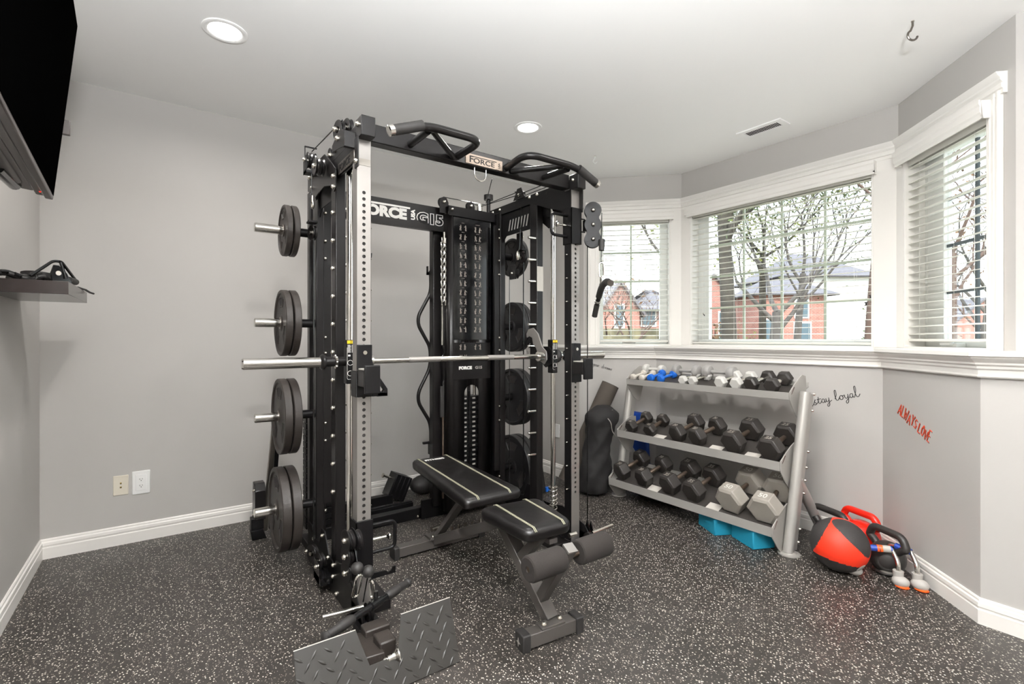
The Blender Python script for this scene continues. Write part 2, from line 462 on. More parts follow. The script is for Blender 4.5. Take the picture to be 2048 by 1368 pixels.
def window(n, nm, cols, rows, fl=.05, fr=.05, muntin=None, sash=None):
    m4, L = FR[nm]; s0, s1, za, zb = OP[nm]
    root = bpy.data.objects.new('window_%d' % n, None); C.objects.link(root); root['kind'] = 'structure'
    root.location = m4 @ Vector(((s0+s1)/2, .12, za))
    a0, a1, z0, z1 = s0+.012, s1-.012, za+.004, zb-.012
    g0, g1, k0, k1 = a0+fl, a1-fr, z0+.045, z1-.045
    b = MB()
    b.box(a0, g0, .10, .145, z0, z1, m4); b.box(g1, a1, .10, .145, z0, z1, m4)
    b.box(g0, g1, .10, .145, z0, k0, m4); b.box(g0, g1, .10, .145, k1, z1, m4)
    b.build('window_frame', sash or M['vinyl'], root, bevel=.003)
    b = MB(); w = .0085
    for i in range(1, cols): x = g0+(g1-g0)*i/cols; b.box(x-w, x+w, .116, .130, k0, k1, m4)
    for i in range(1, rows): z = k0+(k1-k0)*i/rows; b.box(g0, g1, .1165, .1295, z-w, z+w, m4)
    b.build('muntins', muntin or M['muntin'], root)
    b = MB(); b.box(g0, g1, .121, .125, k0, k1, m4); b.build('pane', M['glass'], root)
    # crank handle at the sill of the casements
    if nm != 'bay_centre':
        b = MB(); sm = (s0+s1)/2 - .05
        b.box(sm-.05, sm+.07, .05, .10, z0, z0+.022, m4); b.box(sm-.03, sm+.05, .03, .055, z0+.012, z0+.028, m4)
        b.build('window_crank', M['vinyl'], root, bevel=.004)
    return root
window(1, 'bay_left', 2, 4, .035, .07)
window(2, 'bay_centre', 4, 4, .105, .02)
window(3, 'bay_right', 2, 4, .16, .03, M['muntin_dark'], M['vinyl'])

def blind(nm, label, z_end, slat_tilt, s_in=.004):
    m4, L = FR[nm]; s0, s1, za, zb = OP[nm]
    root = thing('window_blind', m4 @ Vector(((s0+s1)/2, .03, za)), label, 'blind')
    a0, a1 = s0+.012+s_in, s1-.012-s_in
    # headrail + valance with returns
    b = MB(); b.box(a0, a1, .004, .055, zb-.075, zb-.014, m4); b.build('headrail', M['slat'], root)
    v0, v1 = s0-.02, s1+.02
    b = MB()
    prof = [(-.052,2.315),(-.056,2.325),(-.056,2.335),(-.062,2.345),(-.062,2.375),(-.068,2.385),(-.068,2.405),(-.060,2.405),(-.054,2.38),(-.050,2.34),(-.046,2.315)]
    V0 = [b._v(m4 @ Vector((v0, p[0], p[1]))) for p in prof]; V1 = [b._v(m4 @ Vector((v1, p[0], p[1]))) for p in prof]
    n = len(prof)
    for j in range(n): b.bm.faces.new([V0[j], V0[(j+1)%n], V1[(j+1)%n], V1[j]])
    b.bm.faces.new(V0); b.bm.faces.new(V1[::-1])
    for q0, q1 in ((v0, v0+.008), (v1-.008, v1)): b.box(q0, q1, -.056, -.0145, 2.315, 2.402, m4)
    b.build('valance', M['trim'], root)
    b = MB(); z = zb-.085; pitch = .0465; k = 0
    while z > z_end + .03:
        mm = m4 @ Matrix.Translation(((a0+a1)/2, .030, z)) @ Matrix.Rotation(R_(slat_tilt), 4, 'X')
        b.box(-(a1-a0)/2, (a1-a0)/2, -.0245, .0245, -.0016, .0016, mm)
        z -= pitch
    b.build('slats', M['slat'], root)
    b = MB(); b.box(a0, a1, .006, .052, z_end, z_end+.016, m4); b.build('bottom_rail', M['slat'], root, bevel=.003)
    b = MB()
    nn = 3 if nm != 'bay_centre' else 5
    for i in range(nn):
        x = a0 + .1 + (a1-a0-.2)*i/(nn-1)
        for y in (.008, .052): b.cyl(m4 @ Vector((x, y, z_end+.01)), m4 @ Vector((x, y, zb-.02)), .0008, 5)
    b.build('ladder_cords', M['slat'], root)
    if nm == 'bay_left':
        b = MB(); b.cyl(m4 @ Vector((a0+.03, -.0, zb-.09)), m4 @ Vector((a0+.03, .0, zb-.50)), .002, 6)
        b.lathe([(0,-.03),(.006,-.028),(.004,-.012),(.003,0),(0,0)], m4 @ Vector((a0+.03, 0, zb-.50)), (0,0,1), 10)
        b.build('pull_cord', M['slat'], root)
    return root
blind('bay_left', 'white slatted blind in the narrow bay window beside the gym machine', 1.212, 3)
blind('bay_centre', 'wide white slatted blind in the centre bay window above the dumbbell rack', 1.200, 3)
blind('bay_right', 'white slatted blind in the nearest bay window at the right', 1.225, 9)

# dark silhouettes stuck on the centre window and small critters on the panes
m4, L = FR['bay_centre']
def decal_on_glass(nm, label, pts, s, z, sc, pl='bay_centre'):
    mm, _ = FR[pl]; b = MB()
    for poly in pts:
        A = [mm @ Vector((s+x*sc, .0985, z+y*sc)) for x, y in poly]; B = [mm @ Vector((s+x*sc, .0999, z+y*sc)) for x, y in poly]
        va = [b._v(p) for p in A]; vb = [b._v(p) for p in B]; k = len(va)
        b.bm.faces.new(va); b.bm.faces.new(vb[::-1])
        for i in range(k): b.bm.faces.new([va[i], va[(i+1)%k], vb[(i+1)%k], vb[i]])
    o = b.build(nm, M['decalblack'], loc=mm @ Vector((s, .099, z))); tag(o, label, 'sticker'); return o
pawn = [[(-.5,0),(.5,0),(.45,.2),(.2,.35),(.18,.7),(.45,.85),(.4,1.1),(-.4,1.1),(-.45,.85),(-.18,.7),(-.2,.35),(-.45,.2)]]
two = [[(x-1.1, y-1.9) for x, y in pawn[0]], [(x+.4, y-1.9) for x, y in pawn[0]]]
decal_on_glass('window_sticker', 'three small black silhouettes stuck at the right of the centre window', pawn+two, 1.418, 1.512, .024)
decal_on_glass('window_sticker', 'tiny black critter sticker near the left edge of the centre window', [[(-.6,.3),(-.2,.8),(0,.1),(.5,-.2),(.6,-.9),(.3,-.9),(.1,-.5),(-.3,-.1)]], .158, 1.46, .018)
# ================================================================= GYM MACHINE
rack = thing('power_rack', (XC, 2.6, 0), 'large black all-in-one power rack with smith bar, cable pulleys and weight stack', 'power rack')
def P(name, b, m, parent=rack, **k): return b.build(name, m, parent, **k)
BOLT = None
def bolt(p, d, r=.0105, parent=None):
    """domed bolt head / nut; p on the surface, d outward"""
    global BOLT
    if BOLT is None:
        b = MB(); b.lathe([(0,.0125),(.5,.0118),(.85,.008),(.95,.004),(1.0,.003),(1.0,0),(0,0)], (0,0,0), (0,0,1), 10)
        me = bpy.data.meshes.new('bolt'); bmesh.ops.recalc_face_normals(b.bm, faces=b.bm.faces)
        for f in b.bm.faces: f.smooth = True
        b.bm.to_mesh(me); b.bm.free(); me.materials.append(M['bolt']); BOLT = me
    par = parent or rack
    o = bpy.data.objects.new('bolt', BOLT); C.objects.link(o); o.parent = par
    o.location = Vector(p) - world_org(par); o.scale = (r, r, 1)
    o.rotation_euler = Vector(d).to_track_quat('Z','Y').to_euler()
    return o

def sx(s, a):            # mirrored x: a = distance outward from the centre plane
    return XC + s*a

# ---- front uprights with laser-cut holes
def holed_face(b, x0, x1, y, z0, z1, holes, r, pitch, depth=.004, n=12):
    xc = (x0+x1)/2; angs = [2*PI*(j+.5)/n for j in range(n)]
    hw = (x1-x0)/2; hh = pitch/2
    def edge(a):
        c, s_ = math.cos(a), math.sin(a); t = min(hw/abs(c) if abs(c) > 1e-6 else 9, hh/abs(s_) if abs(s_) > 1e-6 else 9)
        return c*t, s_*t
    corners = [math.atan2(hh, hw), PI-math.atan2(hh, hw), PI+math.atan2(hh, hw), 2*PI-math.atan2(hh, hw)]
    for hz in holes:
        ring = []
        for a in sorted(angs + corners):
            ex, ez = edge(a)
            ring.append(((xc+ex, y, hz+ez), (xc+r*math.cos(a), y, hz+r*math.sin(a)), (xc+r*math.cos(a), y+depth, hz+r*math.sin(a))))
        k = len(ring)
        vo = [b._v(q[0]) for q in ring]; vi = [b._v(q[1]) for q in ring]; vd = [b._v(q[2]) for q in ring]
        for i in range(k):
            j = (i+1) % k
            b.bm.faces.new([vo[i], vo[j], vi[j], vi[i]]); b.bm.faces.new([vi[i], vi[j], vd[j], vd[i]])
    top = holes[0]+pitch/2; bot = holes[-1]-pitch/2
    b.poly([(x0,y,top),(x1,y,top),(x1,y,z1),(x0,y,z1)]); b.poly([(x0,y,z0),(x1,y,z0),(x1,y,bot),(x0,y,bot)])
PITCH = .0282
holes = [1.886 - PITCH*i for i in range(56)]
for s in (-1, 1):
    xo, xi = sx(s, .6625), sx(s, .6015); x0, x1 = min(xo, xi), max(xo, xi)
    b = MB(); holed_face(b, x0, x1, 2.131, .045, 2.128, holes, .0078, PITCH)
    b.poly([(x0,2.131,.045),(x0,2.131,2.128),(x0,2.192,2.128),(x0,2.192,.045)])
    b.poly([(x1,2.131,.045),(x1,2.131,2.128),(x1,2.192,2.128),(x1,2.192,.045)])
    b.poly([(x0,2.192,.045),(x1,2.192,.045),(x1,2.192,2.128),(x0,2.192,2.128)])
    up = P('front_upright', b, M['steel'])
    b = MB(); b.box(x0+.002, x1-.002, 2.1365, 2.190, .05, 2.12); P('dark_hole_liner', b, M['darkslot'], up)  # dark liner put in so the holes look shaded
    # dark outer channel strip with welded studs on the inner side of the post
    b = MB(); q = sx(s, .5985); b.box(q, sx(s,.6013), 2.135, 2.19, .05, 2.12); P('side_plate', b, M['black'], up)
    for i in range(13):
        z = .35 + i*.139
        if abs(z-1.9) > .12: bolt((q, 2.163, z), (-s,0,0), .006, up)
    # smoothly worn sticker near the top
    if s < 0:
        b = MB(); b.box(x0+.003, x1-.001, 2.1295, 2.1308, 2.005, 2.035); P('clear_sticker', b, M['tape'], up)
# ---- guide rods with spring stops
def helix(c, r, z0, z1, turns, n=14):
    k = int(turns*n); return [Vector((c[0]+r*math.cos(2*PI*i/n), c[1]+r*math.sin(2*PI*i/n), z0+(z1-z0)*i/k)) for i in range(k+1)]
for s in (-1, 1):
    x = sx(s, .6315)
    b = MB(); b.cyl((x, 2.335, .09), (x, 2.335, 2.12), .015, 24); P('guide_rod', b, M['chrome'])
    b = MB(); b.tube(helix((x, 2.335), .0255, .10, .305, 7), .0042, 8); P('spring_stop', b, M['chrome'])
    b = MB(); b.cyl((x, 2.335, .305), (x, 2.335, .315), .029, 20); P('stop_washer', b, M['chrome'])
# ---- middle uprights (smith catches) and rear uprights (plate storage)
CATCH = [1.892-.1397*i for i in range(11)]
for s in (-1, 1):
    xo, xi = sx(s, .6605), sx(s, .6095)
    b = MB(); b.box(xo, xi, 2.469, 2.545, .05, 2.13); mu = P('middle_upright', b, M['black2'], bevel=.005)
    for i, z in enumerate(CATCH):
        bolt((xo, 2.507, z-.02), (s,0,0), .012, mu)
        b = MB(); b.tube([(xi, 2.485, z), (xi-s*.055, 2.485, z)], .0105, 12); b.cyl((xi-s*.055,2.485,z),(xi-s*.059,2.485,z),.0105,12,r2=.008)
        P('catch_peg', b, M['chrome'], mu)
    b = MB(); b.box(sx(s,.652), sx(s,.607), 2.886, 2.955, .05, 2.15); ru = P('rear_upright', b, M['black2'], bevel=.005)
    for z in (2.02, 1.96, 1.80, 1.70, 1.25, 1.16, .76, .66, .26):
        bolt((sx(s,.6), 2.893, z), (0,-1,0), .0105, ru)
    b = MB(); b.box(sx(s,.607), sx(s,.565), 2.896, 2.915, .30, 2.05); P('flange', b, M['black2'], ru)
    # plate storage horns
    for z in (1.838, 1.328, .815, .308):
        b = MB(); b.cyl((sx(s,.652), 2.92, z), (sx(s,.745), 2.92, z), .0235, 20); h = P('storage_horn', b, M['black'], ru)
        b = MB(); b.tube([(sx(s,.745),2.92,z),(sx(s,.955),2.92,z),(sx(s,.959),2.92,z)], .0245, 28, rr=[.0245,.0245,.0215]); P('horn_sleeve', b, M['chrome'], h)
# paper labels on the right middle upright
mu = [o for o in bpy.data.objects if o.name.startswith('middle_upright')][-1]
b = MB(); b.box(sx(1,.6105), sx(1,.6595), 2.4662, 2.4687, 1.55, 1.71); P('instruction_label', b, M['label'], mu)

# ---- base rails
for s in (-1, 1):
    b = MB(); b.box(sx(s,.672), sx(s,.602), 2.02, 3.17, 0.0, .05); P('base_rail', b, M['black'], bevel=.004)
    # gusset plates on the outer side of the base
    b = MB(); b.prism([(2.02,.0),(2.02,.06),(2.10,.14),(2.30,.20),(2.39,.18),(2.43,.145),(2.52,.16),(2.60,.25),(2.66,.25),(2.70,.16),(2.80,.15),(2.87,.20),(2.95,.20),(2.95,.0)], 'x', sx(s,.674), sx(s,.680)); g = P('base_gusset', b, M['black'], bevel=.001)
    b = MB(); b.box(sx(s,.60), sx(s,.50), 2.15, 2.38, 0, .045); P('base_foot_plate', b, M['black2'], bevel=.004)
    for y, z in ((2.37,.03),(2.43,.143),(2.43,.089),(2.51,.034),(2.52,.147),(2.81,.144),(2.88,.06),(2.63,.22)):
        bolt((sx(s,.680), y, z), (s,0,0), .011, g)
b = MB(); b.box(sx(-1,.60), sx(1,.60), 3.11, 3.17, 0, .075); rr = P('rear_base_beam', b, M['black'], bevel=.004)
for x, z in ((1.47,.055),(1.42,.02),(1.62,.05),(1.78,.05),(1.88,.05)): bolt((x, 3.11, z), (0,-1,0), .011, rr)
b = MB(); b.box(1.44, 2.0, 3.085, 3.105, .0, .13); P('rear_base_plate', b, M['black'], bevel=.002)

# ---- top structure
for s in (-1, 1):
    b = MB(); b.box(sx(s,.66), sx(s,.615), 2.12, 3.04, 2.128, 2.19); t = P('top_side_beam', b, M['black'], bevel=.004)
    for y, z in ((2.99,2.165),(2.90,2.165),(2.55,2.172),(2.47,2.172)):
        bolt((sx(s,.615), y, z), (-s,0,0), .012, t); bolt((sx(s,.66), y, z), (s,0,0), .012, t)
    for y in (2.72, 2.38):
        b = MB(); b.cyl((sx(s,.6149), y, 2.16), (sx(s,.6141), y, 2.16), .009, 14); P('bolt_hole', b, M['darkslot'], t)
    # end block in front of the post
    b = MB(); b.box(sx(s,.662), sx(s,.600), 2.075, 2.15, 2.118, 2.205); e = P('end_block', b, M['black2'], bevel=.003)
    bolt((sx(s,.662), 2.115, 2.175), (s,0,0), .013, e); bolt((sx(s,.600), 2.115, 2.17), (-s,0,0), .011, e)
    # rounded gusset plates hanging below the side beam
    b = MB(); b.prism([(2.135,2.13),(2.135,2.00),(2.17,1.985),(2.24,2.02),(2.36,2.06),(2.46,2.10),(2.56,2.13)], 'x', sx(s,.606), sx(s,.612)); P('top_gusset', b, M['black'])
    # slotted brace between the rear and middle uprights
    b = MB(); b.prism([(2.545,2.128),(2.545,1.98),(2.57,1.97),(2.84,1.97),(2.886,1.93),(2.886,2.128)], 'x', sx(s,.628), sx(s,.632)); br = P('side_brace', b, M['black'])
    for i in range(7):
        y = 2.60 + i*.034; b = MB()
        xx = sx(s,.6275)
        b.slab([(xx,y,2.00),(xx,y+.012,2.00),(xx,y-.008,2.075),(xx,y-.020,2.075)], .001); P('slot', b, M['wall'], br)
# cross beam at the front, with name plate
b = MB(); b.box(sx(-1,.60), sx(1,.60), 2.150, 2.21, 2.128, 2.210); cb = P('pull_up_beam', b, M['black2'], bevel=.004)
b = MB(); b.box(1.243, 1.468, 2.1455, 2.1497, 2.134, 2.186); npl = P('name_plate', b, M['plate_bronze'], cb, bevel=.0015)
text_mesh('lettering', 'F', .047, M['black'], npl, (1.262, 2.1450, 2.143), (1,0,0), (0,0,1), .0004, bold=.0008, sx=1.2)
text_mesh('lettering', 'ORCE', .036, M['black'], npl, (1.287, 2.1450, 2.143), (1,0,0), (0,0,1), .0004, bold=.0006, sx=1.38)
text_mesh('lettering', 'USA', .0165, M['black'], npl, (1.452, 2.1450, 2.143), (0,0,1), (-1,0,0), .0004, bold=.0004, sx=.95)
b = MB(); b.box(1.268, 1.43, 2.1447, 2.1453, 2.1715, 2.1755); P('underline', b, M['black'], npl)
# side name plates
for s in (-1, 1):
    m4 = Matrix.Translation((0,0,0))
    b = MB(); b.box(sx(s,.6615), sx(s,.668), 2.16, 2.40, 2.028, 2.082); sp_ = P('name_plate', b, M['steeldk'], bevel=.003)
    xx = sx(s,.6685); xd = (0,-1,0) if s < 0 else (0,1,0); o0 = 2.385 if s < 0 else 2.175
    text_mesh('lettering', 'FORCE', .048, M['black'], sp_, (xx, o0, 2.037), xd, (0,0,1), .0005, bold=.001, sx=1.15)
    b = MB(); b.prism([(2.14,2.13),(2.14,2.02),(2.42,2.02),(2.60,2.128)], 'x', sx(s,.655), sx(s,.661)); P('name_plate_bracket', b, M['black'])
# chrome ring under the beam
b = MB(); b.tube([(1.306,2.165,2.128)] + arc((1.341,2.165,2.098), .035, PI, 2*PI, 12) + [(1.376,2.165,2.128)], .004, 8); P('hanging_ring', b, M['chrome'], cb)
# pull-up handles
for s in (-1, 1):
    g = lambda a, y, z: (sx(s, a), y, z)
    end, bend, crv, jnt = g(.600,1.919,2.093), g(.4415,1.914,2.155), g(.130,1.95,2.172), g(.148,2.15,2.160)
    b = MB(); b.tube(smooth_path([g(.590,1.919,2.097), bend, crv, jnt], .085, 8), .0180, 18); hd = P('pull_up_handle', b, M['black2'], cb)
    d = Vector(end) - Vector(bend); d.normalize()
    b = MB(); b.tube([Vector(bend)+d*.012, Vector(end)-d*.020], .0222, 20); P('grip', b, M['grip'], hd)
    b = MB(); b.tube([Vector(end)-d*.020, Vector(end), Vector(end)+d*.003], .0230, 20, rr=[.0230,.0230,.018]); P('end_cap', b, M['chrome'], hd)
    b = MB(); b.tube([g(.410,1.95,2.150), g(.404,2.155,2.158)], .0160, 14); P('strut', b, M['black2'], hd)
    b = MB(); b.tube([g(.385,1.96,2.163), g(.176,2.15,2.148)], .0145, 14); P('strut', b, M['black2'], hd)

# ---- rear: name beam, pillar, weight stack tower
b = MB(); b.box(.78, 1.600, 3.02, 3.025, 1.980, 2.143); b.box(.78,1.600,3.025,3.06,2.135,2.143); b.box(.78,1.6,3.025,3.06,1.98,1.988); gb = P('rear_name_beam', b, M['black2'])
text_mesh('lettering', 'FORCE', .088, M['white'], gb, (.985, 3.0195, 2.030), (1,0,0), (0,0,1), .0005, bold=.0052, sx=1.15)
b = MB(); b.box(1.0, 1.325, 3.0185, 3.0196, 2.099, 2.111); P('lettering_bar', b, M['white'], gb)
text_mesh('lettering', 'USA', .036, M['white'], gb, (1.358, 3.0195, 2.032), (0,0,1), (-1,0,0), .0005, bold=.0024, sx=1.0)
text_mesh('lettering', 'G15', .092, M['white'], gb, (1.374, 3.0195, 2.024), (1,0,0), (0,0,1), .0004, bold=.0075, sx=1.22)
text_mesh('lettering', 'G15', .092, M['black'], gb, (1.374, 3.0190, 2.024), (1,0,0), (0,0,1), .0004, bold=.0026, sx=1.22)
bolt((1.592, 3.02, 2.11), (0,-1,0), .012, gb)
b = MB(); b.box(1.515, 1.605, 3.065, 3.125, .075, 2.12); P('rear_pillar', b, M['black2'], bevel=.006)
b = MB(); b.box(.705, .80, 3.065, 3.125, .075, 2.12); P('rear_pillar', b, M['black2'], bevel=.006)
# tower shroud, folded sheet with stack window
zA = .05; zT = 2.10
xs0, xs1 = 1.838-.062-.005, 1.838+.062-.005          # slot
xs0, xs1 = 1.700, 1.816
ys = 2.955; zs0, zs1 = .20, .86
b = MB()
def quad(x0, x1, z0, z1, y=ys): b.poly([(x0,y,z0),(x1,y,z0),(x1,y,z1),(x0,y,z1)])
quad(1.610, xs0, zA, zT); quad(xs1, 1.915, zA, zT); quad(xs0, xs1, zA, zs0)
cxs = (xs0+xs1)/2; ra = (xs1-xs0)/2; n = 14
pa = [(cxs-ra*math.cos(PI*i/n), zs1+ra*math.sin(PI*i/n)) for i in range(n+1)]
for i in range(n):
    b.poly([(pa[i][0],ys,pa[i][1]),(pa[i+1][0],ys,pa[i+1][1]),(pa[i+1][0],ys,zT),(pa[i][0],ys,zT)])
b.poly([(1.575,3.01,zA),(1.610,ys,zA),(1.610,ys,zT),(1.575,3.01,zT)]); b.poly([(1.575,3.01,zA),(1.575,3.06,zA),(1.575,3.06,zT),(1.575,3.01,zT)])
b.poly([(1.915,ys,zA),(1.950,3.0,zA),(1.950,3.0,zT),(1.915,ys,zT)]); b.poly([(1.950,3.0,zA),(1.950,3.06,zA),(1.950,3.06,zT),(1.950,3.0,zT)])
sh = P('weight_stack_shroud', b, M['black2'])
so_ = sh.modifiers.new('solid', 'SOLIDIFY'); so_.thickness = .003; so_.offset = 0
b = MB(); b.box(1.575, 1.957, 2.948, 2.953, 2.085, 2.150); b.box(1.575,1.957,2.953,3.06,2.142,2.150); hp = P('header_plate', b, M['black']); bolt((1.600,2.948,2.125),(0,-1,0),.012,hp)
b = MB(); b.box(1.9495,1.968,2.925,3.06,.05,2.14); P('tower_gap_filler', b, M['black'])  # black filler added to close the gap beside the shroud
# printed exercise chart (two panels, rows of little figures)
chart = MB(); chart.box(1.6125, 1.9125, ys-.0042, ys-.0022, 1.235, 2.078); ch = P('exercise_chart', chart, M['gloss'], sh)
chart = MB(); chart.box(1.6125, 1.9125, ys-.0042, ys-.0022, .960, 1.215); ch2 = P('exercise_chart', chart, M['black2'], sh)
rnd = random.Random(7)
fig = MB(); cap = MB()
def limb(b, p, q, w):
    d = Vector(q)-Vector(p); n_ = Vector((-d.y, d.x)); n_.normalize(); n_ *= w/2
    y = ys-.0050
    b.poly([(p[0]-n_.x,y,p[1]-n_.y),(q[0]-n_.x,y,q[1]-n_.y),(q[0]+n_.x,y,q[1]+n_.y),(p[0]+n_.x,y,p[1]+n_.y)])
for row in range(13):
    zc = 2.012 - row*.0640
    if row == 12: zc = 1.185
    for col in range(2):
        xc = 1.687 + col*.119
        w_ = rnd.uniform(.008,.018); cap.poly([(xc-w_,ys-.005,zc+.033),(xc+w_,ys-.005,zc+.033),(xc+w_,ys-.005,zc+.0305),(xc-w_,ys-.005,zc+.0305)])
        kind = rnd.random()
        for k in (-1, 1):
            x = xc + k*.0185; z = zc - .003; fd = rnd.choice((-1, 1))
            hx = x - fd*rnd.uniform(0,.004)
            a = [(hx+.0040*math.cos(2*PI*i/8), z+.0165+.0040*math.sin(2*PI*i/8)) for i in range(8)]
            fig.poly([(p[0], ys-.005, p[1]) for p in a])
            hip = (x-fd*.002*(k+1), z-.002-.004*(kind > .6)*(k+1)/2)
            limb(fig, (hx, z+.012), hip, .0088)
            kn = (hip[0]+fd*rnd.uniform(.004,.010), hip[1]-.007)
            limb(fig, hip, kn, .0062); limb(fig, kn, (kn[0]-fd*rnd.uniform(.002,.006), z-.018), .0048)
            limb(fig, (hip[0], hip[1]), (hip[0]-fd*.004, z-.018), .0045)
            el = (hx+fd*rnd.uniform(.006,.010), z+rnd.uniform(.002,.013))
            limb(fig, (hx, z+.010), el, .0045); limb(fig, el, (el[0]+fd*.003, el[1]+rnd.choice((-.005,.006))), .0035)
M['chartfig'] = mat('chart_figures', srgb(140,132,124), .6)
P('chart_figures', fig, M['chartfig'], sh); M['captions'] = mat('captions', srgb(110,104,98), .6); P('chart_captions', cap, M['captions'], sh)
fig = MB()
for x in (1.672, 1.708):
    limb(fig, (x-.008,1.093), (x+.008,1.130), .005); limb(fig, (x+.008,1.093), (x-.008,1.130), .005); limb(fig, (x,1.10),(x,1.12),.008)
P('chart_figures', fig, M['chartfig'], sh)
text_mesh('lettering', 'FORCE', .027, M['white'], sh, (1.655, ys-.0045, 1.030), (1,0,0), (0,0,1), .0004, bold=.0022, sx=1.22)
text_mesh('lettering', 'G15', .026, M['greyprint'], sh, (1.785, ys-.0045, 1.030), (1,0,0), (0,0,1), .0004, bold=.0010, sx=1.3)
# weight stack behind the window
for i in range(19):
    z = .835 - i*.0335
    b = MB(); b.box(1.66, 1.855, 2.985, 3.075, z-.0312, z); wp = P('stack_plate', b, M['black'], bevel=.002, seg=1)
    b = MB(); b.box(1.708,1.735,2.9832,2.9849,z-.020,z-.009); b.box(1.783,1.806,2.9832,2.9849,z-.020,z-.009); P('weight_mark', b, M['greyprint'], wp)
b = MB(); b.cyl((1.758,2.982,.875),(1.758,2.982,.20),.007,10); P('selector_rod', b, M['black'])
b = MB(); b.box(1.748,1.768,2.986,3.0,.835,1.0); P('stack_stem', b, M['black2'])
b = MB(); b.cyl((1.765,2.945,.27),(1.765,2.98,.27),.014,16); P('selector_pin', b, M['chrome'])
for x in (1.69,1.825): b = MB(); b.cyl((x,3.03,.06),(x,3.03,2.11),.012,14); P('stack_guide_rod', b, M['chrome'])
b = MB(); b.cyl((1.852,3.0,2.15),(1.852,3.0,2.21),.021,20); P('rod_cap', b, M['chrome'])
# left weight stack, open at the back left corner
for i in range(19):
    z = .80 - i*.038
    b = MB(); b.box(.70, .86, 3.135, 3.215, z-.034, z); P('stack_plate', b, M['black'], bevel=.002, seg=1)
b = MB(); b.box(.745,.765,3.165,3.185,.05,2.10); P('stack_guide_rod', b, M['black2'])
# ---- pulleys
def pulley(c, nrm, r, parent, cover=True, nb=1):
    n_ = Vector(nrm).normalized(); c = Vector(c)
    b = MB(); b.lathe([(r*.35,-.009),(r*.97,-.011),(r,-.009),(r*.86,-.002),(r*.86,.002),(r,.009),(r*.97,.011),(r*.35,.009)], c, n_, 28, close=True)
    o = P('pulley', b, M['black2'], parent)
    b = MB(); b.cyl(c-n_*.017, c+n_*.017, .010, 12); P('axle', b, M['bolt'], o)
    return o
def housing(cs, nrm, r, parent, gap=.014):
    """two cover plates, each the hull of circles along the centres cs"""
    n_ = Vector(nrm).normalized(); out = None
    up = (Vector(cs[-1])-Vector(cs[0])); up = up.normalized() if up.length > 1e-6 else Vector((0,0,1))
    side = up.cross(n_).normalized()
    L = (Vector(cs[-1])-Vector(cs[0])).length; c0 = Vector(cs[0]); k = len(cs)
    cents = [L*i/(k-1) for i in range(k)] if k > 1 else [0]
    N = 60; pts = []
    def width(t):
        w = 0
        for q in cents:
            d = abs(t-q)
            if d < r: w = max(w, math.sqrt(r*r-d*d))
        if k > 1 and 0 < t < L: w = max(w, r*.72)
        return w
    ts = [-r + (L+2*r)*(.5-.5*math.cos(PI*i/N)) for i in range(N+1)]
    for sgn in (-1, 1):
        b = MB(); R1 = [c0 + up*t + side*width(t) for t in ts]; R2 = [c0 + up*t - side*width(t) for t in ts[::-1]][1:-1]
        poly = R1 + R2; o1 = n_*(sgn*gap); o2 = n_*(sgn*(gap+.003))
        A = [b._v(p+o1) for p in poly]; B = [b._v(p+o2) for p in poly]; kk_ = len(A)
        b.bm.faces.new(A); b.bm.faces.new(B[::-1])
        for i in range(kk_): b.bm.faces.new([A[i], A[(i+1)%kk_], B[(i+1)%kk_], B[i]])
        out = P('pulley_cover', b, M['black'], parent)
    return out
def cable(pts, r=.0028, parent=rack): b = MB(); b.tube(pts, r, 8); return P('cable', b, M['gloss'], parent)

# top pulleys
for (x, y, z, r) in ((1.555,3.0,2.175,.036),(1.769,3.0,2.180,.032)):
    pulley((x,y,z), (.25,-1,0), r, rack); b = MB()
    b.prism([(x-r*.9,2.10),(x+r*.9,2.10),(x+r*.95,z),(x+r*.6,z+r*.75),(x,z+r*1.05),(x-r*.6,z+r*.75),(x-r*.95,z)], 'y', y-.022, y-.018); P('pulley_bracket', b, M['black2'])
    bolt((x,y-.022,z),(0,-1,0),.013)
b = MB(); b.cyl((1.929,3.0,2.15),(1.929,3.0,2.275),.014,16); b.cyl((1.929,3.0,2.255),(1.929,3.0,2.290),.034,24); P('swivel_post', b, M['black2'])
for s in (-1, 1):
    c = (sx(s,.628), 2.664, 2.215); pulley(c, (1,0,0), .036, rack)
    b = MB(); b.prism([(2.60,2.19),(2.73,2.19),(2.70,2.235),(2.685,2.262),(2.64,2.262),(2.625,2.235)], 'x', sx(s,.612), sx(s,.608)); P('pulley_bracket', b, M['black2']); bolt((sx(s,.608),2.664,2.215),(-s,0,0),.012)
cable([(1.56,2.99,2.212),(1.90,2.99,2.212)]); cable([(1.775,2.99,2.20),(1.87,2.99,2.20),(1.90,2.60,2.19),(1.86,2.24,2.17)]); cable([(1.94,2.99,2.235),(1.975,2.68,2.248)])
cable([(1.9,2.99,2.225),(1.60,2.45,2.20)])
